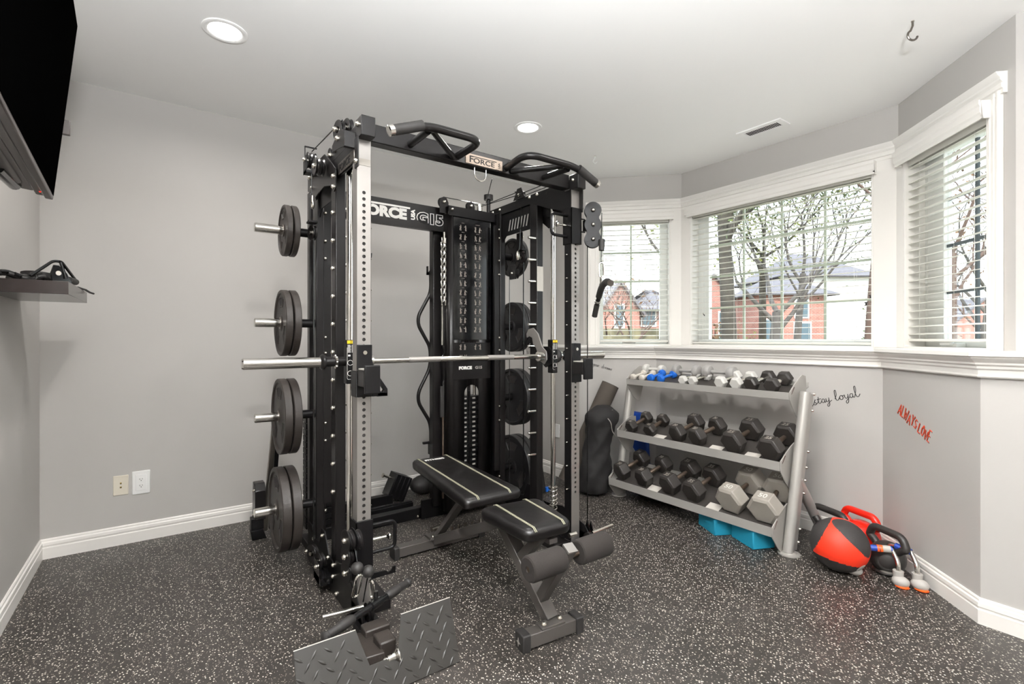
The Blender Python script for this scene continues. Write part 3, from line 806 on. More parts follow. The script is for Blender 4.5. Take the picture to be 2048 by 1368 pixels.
# front outer top pulleys over the posts (visible at the left one)
for s in (-1, 1):
    x = sx(s,.690)
    pulley((x,2.30,2.205), (1,.15,0), .046, rack); pulley((sx(s,.660),2.27,2.215), (1,.15,0), .040, rack)
    b = MB(); b.prism([(2.17,2.085),(2.17,2.155),(2.20,2.175),(2.24,2.175),(2.34,2.14),(2.34,2.11),(2.26,2.10)], 'x', sx(s,.708), sx(s,.712)); b.box(sx(s,.712),sx(s,.664),2.150,2.172,2.082,2.150); pb = P('pulley_bracket', b, M['black2']); bolt((sx(s,.712),2.25,2.145),(s,0,0),.013,pb); bolt((sx(s,.708),2.30,2.205),(s,0,0),.013,pb)
    b = MB(); b.box(sx(s,.668),sx(s,.663),2.105,2.15,1.99,2.12); hb = P('hanger_plate', b, M['black2']); bolt((sx(s,.668),2.12,2.015),(s,0,0),.013,hb)
    # rear outer pulley blocks and the plate that carries them
    x = sx(s,.685)
    b = MB(); b.prism([(2.88,2.165),(2.955,2.16),(2.955,2.085),(2.88,2.056),(2.80,2.01),(2.72,2.02),(2.60,2.025),(2.49,2.00),(2.43,1.955),(2.40,1.97),(2.40,2.06),(2.50,2.128),(2.60,2.19),(2.88,2.20)], 'x', sx(s,.674), sx(s,.680)); pl = P('rear_pulley_plate', b, M['black2'], bevel=.001)
    for y, z in ((2.838,2.134),(2.849,2.079),(2.90,2.15),(2.43,2.03),(2.43,1.979)): bolt((sx(s,.680),y,z),(s,0,0),.012,pl)
    pulley((sx(s,.705),2.56,2.105), (1,0,0), .043, rack); pulley((sx(s,.728),2.56,2.105), (1,0,0), .043, rack)
    pulley((sx(s,.695),2.77,2.20), (1,0,0), .044, rack); pulley((sx(s,.715),2.77,2.20), (1,0,0), .044, rack)
    b = MB(); b.box(sx(s,.674),sx(s,.735),2.75,2.81,2.13,2.145); b.box(sx(s,.731),sx(s,.735),2.745,2.815,2.13,2.22); b.box(sx(s,.733),sx(s,.729),2.79,2.794,2.22,2.282); b.box(sx(s,.733),sx(s,.67),2.786,2.80,2.278,2.282); P('pulley_bracket', b, M['black'])
    bolt((sx(s,.737),2.77,2.20),(s,0,0),.012); bolt((sx(s,.738),2.56,2.105),(s,0,0),.014)
    cable([(sx(s,.705),2.75,2.245),(sx(s,.69),2.25,2.235)]); cable([(sx(s,.705),2.755,2.16),(sx(s,.705),2.755,2.00)])
    # cable eye and the small travelling pulley on the rear post
    b = MB(); b.tube(arc((sx(s,.70),2.755,1.96),.016,0,2*PI,14,(0,.8,0),(.0,0,1))[:-1],.0065,8,closed=True); b.cyl((sx(s,.70),2.755,1.975),(sx(s,.70),2.755,2.01),.0075,8); P('cable_eye', b, M['bolt'])
    b = MB(); b.box(sx(s,.680),sx(s,.684),2.72,2.79,1.87,1.985); b.box(sx(s,.680),sx(s,.725),2.725,2.785,1.862,1.872); P('travelling_bracket', b, M['black2'])
    pulley((sx(s,.700),2.755,1.81),(1,.2,0),.040, rack)
    cable([(sx(s,.70),2.735,1.78),(sx(s,.70),2.735,.16)], .004)
    # lower rear pulley blocks
    pulley((sx(s,.705),2.73,.10),(1,.3,0),.046, rack); pulley((sx(s,.71),2.57,.12),(1,.3,0),.042, rack)
    b = MB(); b.box(sx(s,.682),sx(s,.74),2.44,2.58,.05,.085); b.box(sx(s,.735),sx(s,.74),2.46,2.56,.05,.15); P('pulley_bracket', b, M['gloss']); bolt((sx(s,.742),2.50,.125),(s,0,0),.012); bolt((sx(s,.742),2.70,.13),(s,0,0),.012)
    # front foot with low pulley
    b = MB(); b.box(sx(s,.70),sx(s,.60),1.985,2.07,0,.045); b.box(sx(s,.68),sx(s,.674),2.0,2.16,.0,.10); P('front_foot', b, M['black'], bevel=.003)
    pulley((sx(s,.645),2.03,.085),(1,0,0),.040, rack)
    b = MB(); b.cyl((sx(s,.67),2.03,.115),(sx(s,.835),2.03,.125),.0105,14); P('band_peg', b, M['chrome'])
# cable runs at the right
cable([(2.062,2.113,1.80),(2.062,2.113,.06)]); cable([(1.93,2.60,2.12),(1.93,2.62,1.86),(1.93,2.65,1.77)])
cable([(1.905,2.70,1.70),(1.905,2.70,.9),(1.905,2.70,.2)], .0022)
b = MB(); b.lathe([(.005,.03),(.009,.02),(.013,0),(.009,-.02),(.005,-.03)], (1.93,2.64,1.80), (0,0,1), 12); P('cable_ball', b, M['bolt'])
pulley((1.935,2.66,1.68),(1,-.4,0),.034,rack); b = MB(); b.box(1.90,1.912,2.63,2.69,1.64,1.73); P('pulley_bracket', b, M['black2']); bolt((1.90,2.66,1.68),(-1,0,0),.011)
# bottom of the right front post: triangular foot
b = MB(); b.prism([(2.05,.0),(2.05,.03),(2.10,.17),(2.16,.0)], 'x', 2.045, 2.051); b.prism([(2.05,.0),(2.10,.15),(2.16,.0)], 'x', 2.075, 2.08); P('foot_gusset', b, M['gloss'])
b = MB(); b.tube([(1.86,2.10,.05),(1.78,2.05,.05),(1.84,1.99,.05)], .008, 10); P('locking_pin', b, M['chrome'])

# ---- cable trolleys on the front posts: left one low, right one high
def trolley(s, zc, covers, name):
    t = thing_part(name)
    x0, x1 = sx(s,.6015)-s*.007, sx(s,.6625)+s*.009
    b = MB(); b.box(x0, x1, 2.120, 2.130, zc-.108, zc+.105); b.box(x0, x1, 2.1935, 2.201, zc-.108, zc+.105)
    b.box(sx(s,.6640), x1, 2.120, 2.2, zc-.108, zc+.105); b.box(x0, sx(s,.5975), 2.120, 2.2, zc-.108, zc+.105)
    o = P('trolley_sleeve', b, M['black'], bevel=.002)
    hx = sx(s,.475); z1, z0 = zc+.062, zc-.062
    b = MB(); b.tube(smooth_path([(x0,2.165,z1),(hx,2.165,z1),(hx,2.165,z0),(x0,2.165,z0)], .028, 6), .0088, 14); P('trolley_handle', b, M['black'], o)
    b = MB(); b.cyl((x0,2.155,zc),(x0-s*.045,2.155,zc),.0095,14); b.cyl((x0-s*.045,2.155,zc),(x0-s*.075,2.155,zc),.006,12)
    b.lathe([(0,.012),(.012,.010),(.016,.004),(.016,-.002),(.009,-.008),(.006,-.012)], (x0-s*.085,2.155,zc), (-s,0,0), 16); P('pop_pin', b, M['chrome'], o)
    return o
def thing_part(n): return n
tr = trolley(1, 1.909, None, 'r')
nn = Vector((-.62,-.78,0))
for z in (2.003, 1.918, 1.832): pulley((2.078,2.085,z), nn, .040, tr)
cv = housing([(2.078,2.085,1.832),(2.078,2.085,1.918),(2.078,2.085,2.003)], nn, .050, tr)
for z in (2.003,1.918,1.832): bolt(Vector((2.078,2.085,z))+nn*.018, nn, .0125, cv)
b = MB(); b.box(2.022,2.055,2.125,2.131,1.952,1.958); b.box(2.022,2.055,2.125,2.131,1.876,1.882); b.box(2.045,2.062,2.105,2.135,1.885,1.95); P('swivel_bracket', b, M['black'], tr)
# cable with stopper ball at the right swivel
cable([(2.118,2.05,1.99),(2.10,2.035,1.86),(2.089,2.024,1.69)], parent=tr)
b = MB(); b.cyl((2.098,2.03,1.825),(2.092,2.026,1.760),.019,16,r2=.016); P('stopper', b, M['rubber'], tr)
tl = trolley(-1, .335, None, 'l')
nl = Vector((-1,-.12,0)).normalized()
for z in (.385,.315,.25):
    if z != .315: pulley((.640,2.085,z), nl, .042, tl)
    else: pulley((.640,2.10,z), nl, .036, tl)
pulley((.668,2.075,.385), nl, .042, tl)
cv = housing([(.640,2.09,.25),(.640,2.09,.318),(.640,2.09,.387)], nl, .046, tl)
for z in (.387,.318,.25): bolt(Vector((.640,2.09,z))+nl*.018, nl, .0125, cv)
b = MB(); b.sphere((.655,2.03,.284), .026, 18); P('stopper_ball', b, M['rubber'], tl)
b = MB(); b.sphere((.701,2.03,.258), .026, 18); P('stopper_ball', b, M['rubber'], tl)
cable([(.655,2.06,.36),(.655,2.03,.305)], parent=tl); cable([(.69,2.06,.12),(.70,2.03,.24)], parent=tl)
# brackets for the J-shaped low handle at the left
b = MB(); b.prism([(.748,.175),(.86,.175),(.86,.205),(.848,.205),(.84,.19),(.825,.185),(.815,.195),(.748,.2)], 'y', 2.12, 2.128); P('low_hook_plate', b, M['black'], tl)

# ---- smith bar with carriages
YS = 2.345; ZS = 1.133
b = MB(); b.cyl((.83,YS,ZS),(1.87,YS,ZS),.0145,24); sb = P('smith_bar', b, M['chrome'])
b = MB(); b.cyl((1.02,YS,ZS),(1.20,YS,ZS),.0149,24); b.cyl((1.50,YS,ZS),(1.68,YS,ZS),.0149,24); P('knurling', b, M['steel'], sb)
for s in (-1, 1):
    g = lambda a: sx(s, a)
    b = MB(); b.tube([(g(.755),YS,ZS),(g(1.078),YS,ZS),(g(1.084),YS,ZS)], .0245, 32, rr=[.0245,.0245,.021]); P('bar_sleeve', b, M['chrome'], sb)
    b = MB(); b.lathe([(.0245,-.012),(.033,-.010),(.037,-.004),(.037,.004),(.030,.012),(.0245,.014)], (g(.752),YS,ZS), (s,0,0), 28); P('collar', b, M['black2'], sb)
    b = MB(); b.cyl((g(.645),YS,ZS),(g(.745),YS,ZS),.0225,24); P('bar_journal', b, M['black2'], sb)
    b = MB(); b.lathe([(.0235,-.007),(.0285,-.005),(.0285,.005),(.0235,.007)], (g(.694),YS,ZS), (1,0,0), 24, close=True)
    for i in range(8):
        a = 2*PI*i/8; b.sphere((g(.694),YS+.029*math.cos(a),ZS+.029*math.sin(a)),.0055,8)
    P('bearing_ring', b, M['chrome'], sb)
    # carriage tube round the guide rod, sticker on the front
    b = MB(); x = g(.6315); b.box(x-.021,x+.021,YS-.030,YS+.018,1.028,1.236); ca = P('smith_carriage', b, M['black'], sb, bevel=.004)
    b = MB(); y0 = YS-.0312
    for qx in ((x-.0185,x-.0015),(x+.0015,x+.0185)): b.box(qx[0],qx[1],y0,YS-.0302,1.218,1.233)
    P('warning_sticker', b, M['yellow'], ca)
    b = MB()
    for k in range(9): b.box(x-.016, x-.016+.013+.001*(k%3), y0, YS-.0302, 1.212-.0042*k-.002, 1.212-.0042*k); b.box(x+.003, x+.0145-.001*(k%2), y0, YS-.0302, 1.212-.0042*k-.002, 1.212-.0042*k)
    for zc in (1.128, 1.078):
        b.tube(arc((x-.004, y0, zc), .012, .2, 2*PI-.6, 16)[:], .0012, 5)
        b.box(x+.006, x+.017, y0, YS-.0302, zc-.010, zc-.006); b.box(x+.006, x+.014, y0, YS-.0302, zc, zc+.004); b.box(x+.010,x+.013,y0,YS-.0302,zc-.006,zc+.012)
    b.tube([(x-.0185,y0,1.20),(x-.0185,y0,1.056),(x-.015,y0,1.050),(x-.002,y0,1.050)], .0009, 5)
    b.box(x-.014,x-.003,y0,YS-.0302,1.158,1.166)
    P('carriage_print', b, M['white'], ca)
    # flanged hub beside the carriage (inner side)
    b = MB(); xi = g(.590); b.prism([(YS-.05,ZS+.035),(YS-.02,ZS+.06),(YS+.03,ZS+.06),(YS+.05,ZS+.02),(YS+.05,ZS-.04),(YS+.01,ZS-.07),(YS-.045,ZS-.045)], 'x', xi-.004, xi+.004)
    b.cyl((xi,YS,ZS),(g(.54),YS,ZS),.020,20); P('carriage_flange', b, M['black'], ca)
    if s > 0: b = MB(); b.sphere((g(.672),YS,ZS),.043,20,(.55,1,1)); P('rubber_bumper', b, M['rubber'], ca)
    # chrome catch hook on the inner side
    b = MB(); xh = g(.535)
    b.lathe([(.0145,-.018),(.030,-.016),(.030,.016),(.0145,.018)], (xh,YS,ZS), (1,0,0), 24, close=True)
    for i in range(6):
        a = 2*PI*i/6; b.sphere((xh-s*.012, YS+.024*math.cos(a), ZS+.024*math.sin(a)), .006, 8)
    P('hook_collar', b, M['chrome'], sb)
    hk = [(YS-.03,ZS-.035),(YS+.01,ZS-.045),(YS+.035,ZS-.01),(YS+.04,ZS+.05),(YS+.065,ZS+.10),(YS+.115,ZS+.155),(YS+.16,ZS+.175),(YS+.165,ZS+.155),(YS+.148,ZS+.15),(YS+.142,ZS+.128),(YS+.155,ZS+.108),(YS+.168,ZS+.10),(YS+.155,ZS+.085),(YS+.13,ZS+.082),(YS+.09,ZS+.06),(YS+.06,ZS+.02),(YS+.0,ZS-.03)]
    hk = [(YS-.035,ZS-.02),(YS-.01,ZS-.05),(YS+.03,ZS-.03),(YS+.07,ZS+.05),(YS+.10,ZS+.075),(YS+.11,ZS+.115),(YS+.14,ZS+.125),(YS+.165,ZS+.115),(YS+.17,ZS+.14),(YS+.15,ZS+.17),(YS+.10,ZS+.178),(YS+.05,ZS+.14),(YS+.01,ZS+.06),(YS-.03,ZS+.03)]
    b = MB(); b.prism(hk, 'x', g(.558), g(.566)); P('catch_hook', b, M['steel'], sb, bevel=.0015)
# ================================================================= WEIGHT PLATES
def make_plate(name, R, T, m, c, s, label, group, grip=True):
    """round plate on a storage horn; s = side the face looks to"""
    root = thing(name, c, label, 'weight plate', group)
    n = 48; hole = .026; rim = R*.90; web = T*.28; hub = R*.26
    b = MB()
    prof = [(hole,-T*.42),(hub*.8,-T*.42),(hub,-web),(rim*.97,-web),(rim,-T/2),(R-.004,-T/2),(R,-T/2+.004),(R,T/2-.004),(R-.004,T/2),(rim,T/2),(rim*.97,web),(hub,web),(hub*.8,T*.42),(hole,T*.42)]
    b.lathe(prof, c, (s,0,0), n, close=True)
    b.build('plate_body', m, root, smooth=28)
    if grip:
        # dark grip openings drawn as recessed kidney pockets standing in the web
        for k in range(3):
            b = MB(); a0 = R_(90)+2*PI*k/3
            r0, r1 = R*.50, R*.78; aa = .42; N = 10
            o_ = [(r1*math.cos(a0-aa+2*aa*i/N), r1*math.sin(a0-aa+2*aa*i/N)) for i in range(N+1)]
            i_ = [(r0*math.cos(a0+aa*.85-2*aa*.85*i/N), r0*math.sin(a0+aa*.85-2*aa*.85*i/N)) for i in range(N+1)]
            poly = o_+i_
            for q in (-1,1): 
                xx = c[0]+q*(web+.0008)
                b.poly([(xx, c[1]+p[0], c[2]+p[1]) for p in poly])
            b.build('grip_opening', M['darkslot'], root)
            b = MB(); b.tube([(c[0]+s*(web), c[1]+p[0]*1.0, c[2]+p[1]*1.0) for p in poly], .004, 6, closed=True); b.build('grip_lip', m, root)
    b = MB(); b.lathe([(hole,0),(hole+.007,0),(hole+.007,.003),(hole,.003)], (c[0]+s*(T*.42),c[1],c[2]), (s,0,0), 20, close=True); b.build('hub_ring', M['steeldk'] if m is M['iron'] else m, root)
    # embossed arc of raised dots standing for the cast rim writing
    return root
YH = 2.92
LEFT = [(1.838,.140,.030,'small','topmost'),(1.328,.182,.036,'medium','second highest'),(.815,.207,.040,'large','third'),(.308,.226,.046,'largest','lowest')]
LT = ['top','second','third','bottom']
for i, (z, R, T, sz, w_) in enumerate(LEFT):
    xin = .598 - .002*i
    make_plate('weight_plate', R, T, M['iron'], (xin-T/2-.002, YH, z-(.0)), -1, 'worn %s iron plate on the %s left storage horn, the inner one of its pair' % (sz, LT[i]), 'iron plates on the left storage horns')
    make_plate('weight_plate', R, T, M['iron'], (xin-T*1.5-.008, YH, z), -1, 'worn %s iron plate on the %s left storage horn, outer one facing the room' % (sz, LT[i]), 'iron plates on the left storage horns')
for i, (z, R, T, sz, w_) in enumerate(LEFT):
    x0 = sx(1,.72)
    make_plate('weight_plate', R, T, M['urethane'], (x0+T/2, YH, z), -1, 'black %s plate on the %s right storage horn, the one seen through the rack' % (sz, LT[i]), 'black plates on the right storage horns')
    make_plate('weight_plate', R, T, M['urethane'], (x0+T*1.5+.006, YH, z), -1, 'black %s plate on the %s right storage horn, half hidden behind its twin' % (sz, LT[i]), 'black plates on the right storage horns')
for o in bpy.data.objects:
    if o.name.startswith('weight_plate') and o.parent is None and o.type == 'EMPTY': o.location = o.location

# ================================================================= J-HOOKS ON THE POSTS
def j_hook(s, label):
    root = thing('j_hook', (sx(s,.632), 2.12, 1.0), label, 'bar hook', 'bar hooks on the front posts')
    x0, x1 = sx(s,.6015)-s*.003, sx(s,.6625)+s*.003
    b = MB(); b.box(x0, x1, 2.119, 2.1305, .985, 1.215); b.box(x1, x1+s*.006, 2.119, 2.19, .985, 1.10); b.build('back_plate', M['black'], root, bevel=.006)
    b = MB(); b.box(x0, x1, 2.035, 2.119, 1.035, 1.105); b.build('saddle', M['black2'], root, bevel=.002)
    b = MB(); b.box(x0+s*.004, x1-s*.004, 2.040, 2.119, 1.1055, 1.112); b.build('saddle_pad', M['pushgrey'], root, bevel=.002)
    b = MB(); b.box(x0, x1, 2.018, 2.034, 1.008, 1.128); b.build('front_lip', M['black'], root, bevel=.004)
    b = MB(); b.cyl((sx(s,.632),2.119,1.18),(sx(s,.632),2.114,1.18),.009,14); b.build('rivet', M['bolt'], root)
    return root
j_hook(-1, 'black bar hook on the left front post, large square lip towards the room')
j_hook(1, 'black bar hook on the right front post')
# folded safety spotter on the inner side of the left post
root = thing('safety_catch', (.79, 2.16, 1.0), 'small black triangular safety catch on the inner side of the left front post', 'safety catch')
b = MB(); b.prism([(.752,1.10),(.764,1.10),(.822,1.015),(.822,.985),(.752,.985),(.752,1.0),(.80,1.0),(.806,1.012),(.758,1.085)], 'y', 2.12, 2.145); b.box(.775,.822,2.12,2.18,.983,1.0); b.build('catch_body', M['black'], root, bevel=.001)
b = MB(); b.tube(smooth_path([(.755,2.175,1.205),(.765,2.175,1.20),(.762,2.175,1.175),(.752,2.175,1.165)],.008,4),.004,8); b.tube([(.758,2.16,1.155),(.77,2.16,1.10)],.005,8); b.build('catch_latch', M['black'], root)
b = MB(); b.tube(smooth_path([(.752,2.175,1.60),(.764,2.175,1.61),(.766,2.175,1.63)],.006,4),.004,8); b.build('latch_loop', M['black'], root)

# ================================================================= HANGING ATTACHMENTS
def link(c, u, v, a, bq, r, n=16):
    c, u, v = Vector(c), Vector(u).normalized(), Vector(v).normalized()
    pts = []
    for i in range(n):
        t = 2*PI*i/n; x = math.cos(t)*a; y = math.sin(t)*a
        pts.append(c + u*x + v*(y + (bq-a if y > 0 else -(bq-a))))
    return pts
def carabiner(c, L, label, grp, u=(1,0,0), tilt=(0,0,1)):
    root = thing('carabiner', c, label, 'carabiner', grp)
    b = MB(); b.tube(link(c, u, tilt, .0125, L/2, 0), .0052, 8, closed=True); b.build('hoop', M['chrome'], root)
    return root
carabiner((2.089,2.024,1.645), .085, 'small steel carabiner on the right cable above the curved pulldown bar', 'carabiners on the cables', (.7,-.7,0))
carabiner((2.088,2.026,1.575), .06, 'small steel carabiner holding the eye of the curved pulldown bar', 'carabiners on the cables', (.6,.8,0))
carabiner((.646,2.0,.225), .085, 'chrome carabiner dangling free from the left low cable', 'carabiners on the cables', (1,0,0), (.25,0,1))
carabiner((.706,1.995,.195), .075, 'chrome carabiner holding the straight bar at the left low cable', 'carabiners on the cables', (.3,-1,0), (-.1,0,1))
# curved pulldown bar seen from its end
root = thing('pulldown_bar', (2.09,2.03,1.5), 'short black curved pulldown bar hanging from the right cable before the window', 'cable bar')
b = MB(); b.tube(smooth_path([(1.990,1.865,1.548),(2.011,1.907,1.565),(2.059,1.995,1.540),(2.103,2.062,1.478),(2.115,2.09,1.438),(2.132,2.122,1.386)],.03,5),.0135,14); b.build('bar', M['black2'], root)
b = MB(); b.tube(smooth_path([(1.985,1.860,1.547),(2.011,1.907,1.565),(2.059,1.995,1.540),(2.095,2.052,1.490)],.03,5),.0185,16); b.build('grip', M['grip'], root)
b = MB(); b.cyl((1.979,1.848,1.5445),(1.985,1.860,1.547),.0175,16); b.build('end_cap', M['steeldk'], root)
b = MB(); b.tube([(2.113,2.085,1.445),(2.125,2.108,1.41),(2.134,2.126,1.378)],.0165,16); b.build('grip', M['grip'], root)
b = MB(); b.lathe([(.0145,-.006),(.019,-.004),(.019,.004),(.0145,.006)], (2.107,2.073,1.463), (.3,.5,-.8), 16, close=True); b.build('steel_ring', M['chrome'], root)
b = MB(); b.slab([(2.072,2.035,1.50),(2.092,2.020,1.50),(2.095,2.022,1.565),(2.080,2.032,1.565)],.008); b.build('eye_plate', M['black'], root)
# straight rotating bar hanging low at the left
root = thing('straight_bar', (.665,1.905,.15), 'short straight black cable bar with rubber grips hanging low at the left post', 'cable bar')
A, B = Vector((.455,1.80,.175)), Vector((.885,2.02,.168)); d = (B-A).normalized(); L = (B-A).length
b = MB(); b.tube([A+d*.02, B-d*.02], .0125, 16); b.build('bar', M['gloss'], root)
for p, q in ((A, 1), (B, -1)):
    b = MB(); pr_ = [(.0,.000),(.010,.002),(.0195,.010),(.0195,.020),(.015,.026),(.0165,.034),(.0165,.075),(.0175,.080),(.0195,.086),(.0195,.135),(.017,.142),(.014,.15),(0,.15)]
    b.lathe(pr_, p, d*q, 18); b.build('grip', M['grip'], root)
mid = A + d*(L*.56)
b = MB(); b.cyl(mid-d*.028, mid+d*.028, .018, 16); b.tube([mid+Vector((0,0,.012)), mid+Vector((0,0,.05))],.009,10); b.build('swivel', M['gloss'], root)
# chain (doubled) hanging on the rear pillar with a straight rod under it
root = thing('chain', (1.575,3.0,1.7), 'shiny doubled steel chain hanging on the rear pillar beside the exercise chart', 'chain')
ch = MB()
for col in (-.014, .014):
    z = 1.915; k = 0
    while z > 1.485:
        c = (1.568+col+(.004 if k%2 else -.002), 3.005, z)
        ch.tube(link(c, (1,0,0) if k%2 else (.5,.87,0), (0,0,1), .011, .023, 0, 10), .0046, 6, closed=True); z -= .0265; k += 1
ch.build('links', M['chrome'], root)
b = MB(); b.cyl((1.568,3.0,1.975),(1.568,3.0,1.90),.008,10); b.build('top_rod', M['bolt'], root)
b = MB(); b.cyl((1.562,3.02,1.48),(1.562,3.02,1.20),.0075,12); b.build('lower_rod', M['chrome'], root)
root = thing('jump_rope', (1.565,3.02,.75), 'dark strap and thin steel pole hanging below the chain on the rear pillar', 'strap')
b = MB(); b.box(1.548,1.588,3.015,3.030,.70,.915); b.build('strap', M['rubber'], root, bevel=.003)
b = MB(); b.tube(smooth_path([(1.568,3.02,1.18),(1.585,3.01,1.05),(1.59,3.015,.98),(1.570,3.02,.945),(1.568,3.02,.91)],.02,4),.004,8); b.build('cord', M['rubber'], root)
b = MB(); b.cyl((1.568,3.02,.70),(1.568,3.02,.14),.0065,10); b.build('pole', M['handle'], root)
b = MB(); b.slab([(1.552,3.01,1.195),(1.588,3.01,1.195),(1.575,3.01,1.145),(1.565,3.01,1.145)],.012); b.tube(arc((1.57,3.01,1.12),.012,0,2*PI,12)[:-1],.004,6,closed=True); b.build('clip', M['gloss'], root)
# zig-zag curl bar stored on the far side of the pillar
root = thing('curl_bar', (1.50,3.15,.5), 'black zigzag curl bar standing upright on the left of the rear pillar', 'curl bar')
b = MB(); b.tube(smooth_path([(1.528,3.13,1.72),(1.530,3.13,1.61),(1.522,3.13,1.555),(1.434,3.13,1.40),(1.434,3.13,1.335),(1.520,3.13,1.19),(1.528,3.13,1.12),(1.520,3.13,1.03),(1.434,3.13,.87),(1.434,3.13,.80),(1.52,3.13,.66),(1.530,3.13,.60),(1.530,3.13,.45)],.05,6),.0125,14); b.build('bar', M['black2'], root)
b = MB(); b.box(1.500,1.53,3.12,3.14,1.69,1.71); b.box(1.500,1.506,3.12,3.14,1.69,1.75); b.build('upper_bracket', M['black'], root)
b = MB(); b.box(1.47,1.535,3.12,3.14,.505,.52); b.box(1.515,1.55,3.115,3.145,.43,.52); b.build('lower_bracket', M['black'], root)
# ================================================================= BENCH
bench = thing('weight_bench', (1.31, 2.1, 0), 'adjustable bench with black padded seat and back and grey steel frame inside the rack', 'bench')
BP = lambda n, b, m, par=bench, **k: b.build(n, m, par, **k)
def pad(name, corners, t, rnd_, m, parent, lean=(0,0,0)):
    """upholstered pad: rounded polygon (top corners ordered), thickness t, soft rim"""
    Pn = [Vector(c) for c in corners]; k = len(Pn)
    n_ = (Pn[1]-Pn[0]).cross(Pn[2]-Pn[1]).normalized()
    if n_.z < 0: n_ = -n_
    out = []
    for i in range(k):
        a, b_, c = Pn[i-1], Pn[i], Pn[(i+1)%k]
        d1 = (a-b_).normalized()*rnd_; d2 = (c-b_).normalized()*rnd_
        for j in range(7):
            q = j/6; out.append((1-q)**2*(b_+d1)+2*q*(1-q)*b_+q*q*(b_+d2))
    cen = sum(out, Vector())/len(out); b = MB(); rings = []
    for ins, h in ((.030,0),(.012,-.004),(.002,-.014),(0,-t*.45),(.002,-t*.8),(.008,-t*.97),(.016,-t)):
        rings.append([b._v(p + (cen-p).normalized()*ins + n_*h) for p in out])
    top = [b._v(p+(cen-p).normalized()*.07 + n_*.003) for p in out]
    allr = [top]+rings; N = len(out)
    b.bm.faces.new(top)
    for A, B in zip(allr, allr[1:]):
        for j in range(N): b.bm.faces.new([A[j], A[(j+1)%N], B[(j+1)%N], B[j]])
    b.bm.faces.new(rings[-1][::-1])
    return b.build(name, m, parent, smooth=50), n_
bk, nb = pad('back_pad', [(1.235,2.80,.500),(1.495,2.80,.500),(1.540,2.06,.452),(1.195,2.06,.452)], .052, .035, M['leather'], bench)
st, ns = pad('seat_pad', [(1.215,1.985,.440),(1.545,1.945,.440),(1.475,1.60,.440),(1.225,1.61,.440)], .055, .05, M['leather'], bench)
def stitch(parent, p, q, n_):
    p, q, n_ = Vector(p), Vector(q), Vector(n_)
    for o in (-.0035, .0035):
        b = MB(); d = (q-p).normalized(); s_ = d.cross(n_)*o
        L = (q-p).length
        b.tube([p+s_-n_*.004+d*0, p+s_+n_*.0035+d*.02, q+s_+n_*.0035-d*.02, q+s_-n_*.010], .0022, 6); b.build('stitched_welt', M['stitch'], parent)
stitch(bk, (1.270,2.795,.500), (1.270,2.062,.4525), nb); stitch(bk, (1.462,2.795,.500), (1.462,2.062,.4525), nb)
stitch(st, (1.30,1.970,.440), (1.270,1.605,.440), ns); stitch(st, (1.465,1.955,.440), (1.425,1.602,.440), ns)
xd = Vector((1,0,0)); yd = Vector((0,.74,.048)).normalized()
text_mesh('lettering', 'FITNESS', .032, M['white'], bk, Vector((1.292,2.715,.4975)), xd, yd, .0006, bold=.0012, sx=1.15)
# back pad rails, frame
b = MB(); b.beam((1.365,2.74,.440),(1.365,2.10,.392),.045,.030); BP('pad_rail', b, M['benchgrey'], bevel=.002)
b = MB(); b.beam((1.31,2.60,.055),(1.335,1.93,.365),.055,.05); BP('main_beam', b, M['benchgrey'], bevel=.003)
b = MB(); b.beam((1.31,2.585,.085),(1.35,2.31,.395),.045,.028,(0,1,0)); BP('back_support', b, M['benchgrey'], bevel=.002)
b = MB(); b.cyl((1.275,2.60,.125),(1.345,2.60,.125),.014,14); BP('support_pin', b, M['bolt'])
for i in range(5):
    t = i/4; y = 2.42-.30*t; z = .145+.13*t; b = MB(); b.prism([(y,z),(y+.02,z+.005),(y+.018,z+.035),(y+.004,z+.045)], 'x', 1.315, 1.322); BP('ladder_tooth', b, M['bolt'])
# rear foot
b = MB(); b.box(1.075,1.60,2.60,2.66,.008,.062); rf = BP('rear_foot', b, M['benchgrey'], bevel=.003)
for x0, x1 in ((1.045,1.077),(1.598,1.640)):
    b = MB(); b.box(x0,x1,2.592,2.668,0,.068); BP('foot_cap', b, M['rubber'], rf, bevel=.004)
b = MB(); b.box(1.265,1.355,2.585,2.675,.062,.075); bolt((1.285,2.60,.075),(0,0,1),.010,bench); BP('foot_bracket', b, M['benchgrey'], bevel=.002)
# front leg pair (A), brace (B) and roller post (C)
b = MB(); b.beam((1.305,1.90,.375),(1.325,1.575,.06),.062,.045); BP('front_leg', b, M['benchgrey'], bevel=.003)
b = MB(); b.beam((1.335,1.64,.395),(1.312,1.765,.255),.055,.04); BP('seat_brace', b, M['benchgrey'], bevel=.003)
b = MB(); b.box(1.30,1.41,1.66,1.92,.370,.386); b.box(1.355,1.40,1.62,1.95,.350,.372); BP('seat_bracket', b, M['benchgrey'], bevel=.002)
b = MB(); b.beam((1.318,1.635,.12),(1.332,1.465,.395),.048,.042,(0,1,0)); pc = BP('roller_post', b, M['benchgrey'], bevel=.003)
b = MB(); b.beam((1.3318,1.4665,.3925),(1.3324,1.462,.400),.050,.044,(0,1,0)); BP('post_cap', b, M['steel'], pc)
for p in ((1.352,1.662,.13),(1.36,1.72,.19)): bolt(p,(1,-.2,.1),.011,pc)
b = MB(); b.cyl((1.13,1.475,.362),(1.54,1.475,.362),.0125,14); ax = BP('roller_axle', b, M['handle'])
for x0, x1 in ((1.125,1.295),(1.382,1.552)):
    b = MB(); b.lathe([(.013,0),(.042,0),(.048,.004),(.051,.012),(.051,.158),(.048,.166),(.042,.170),(.013,.170)], (x0,1.475,.362), (1,0,0), 32, close=True); BP('foam_roller', b, M['foam'], ax)
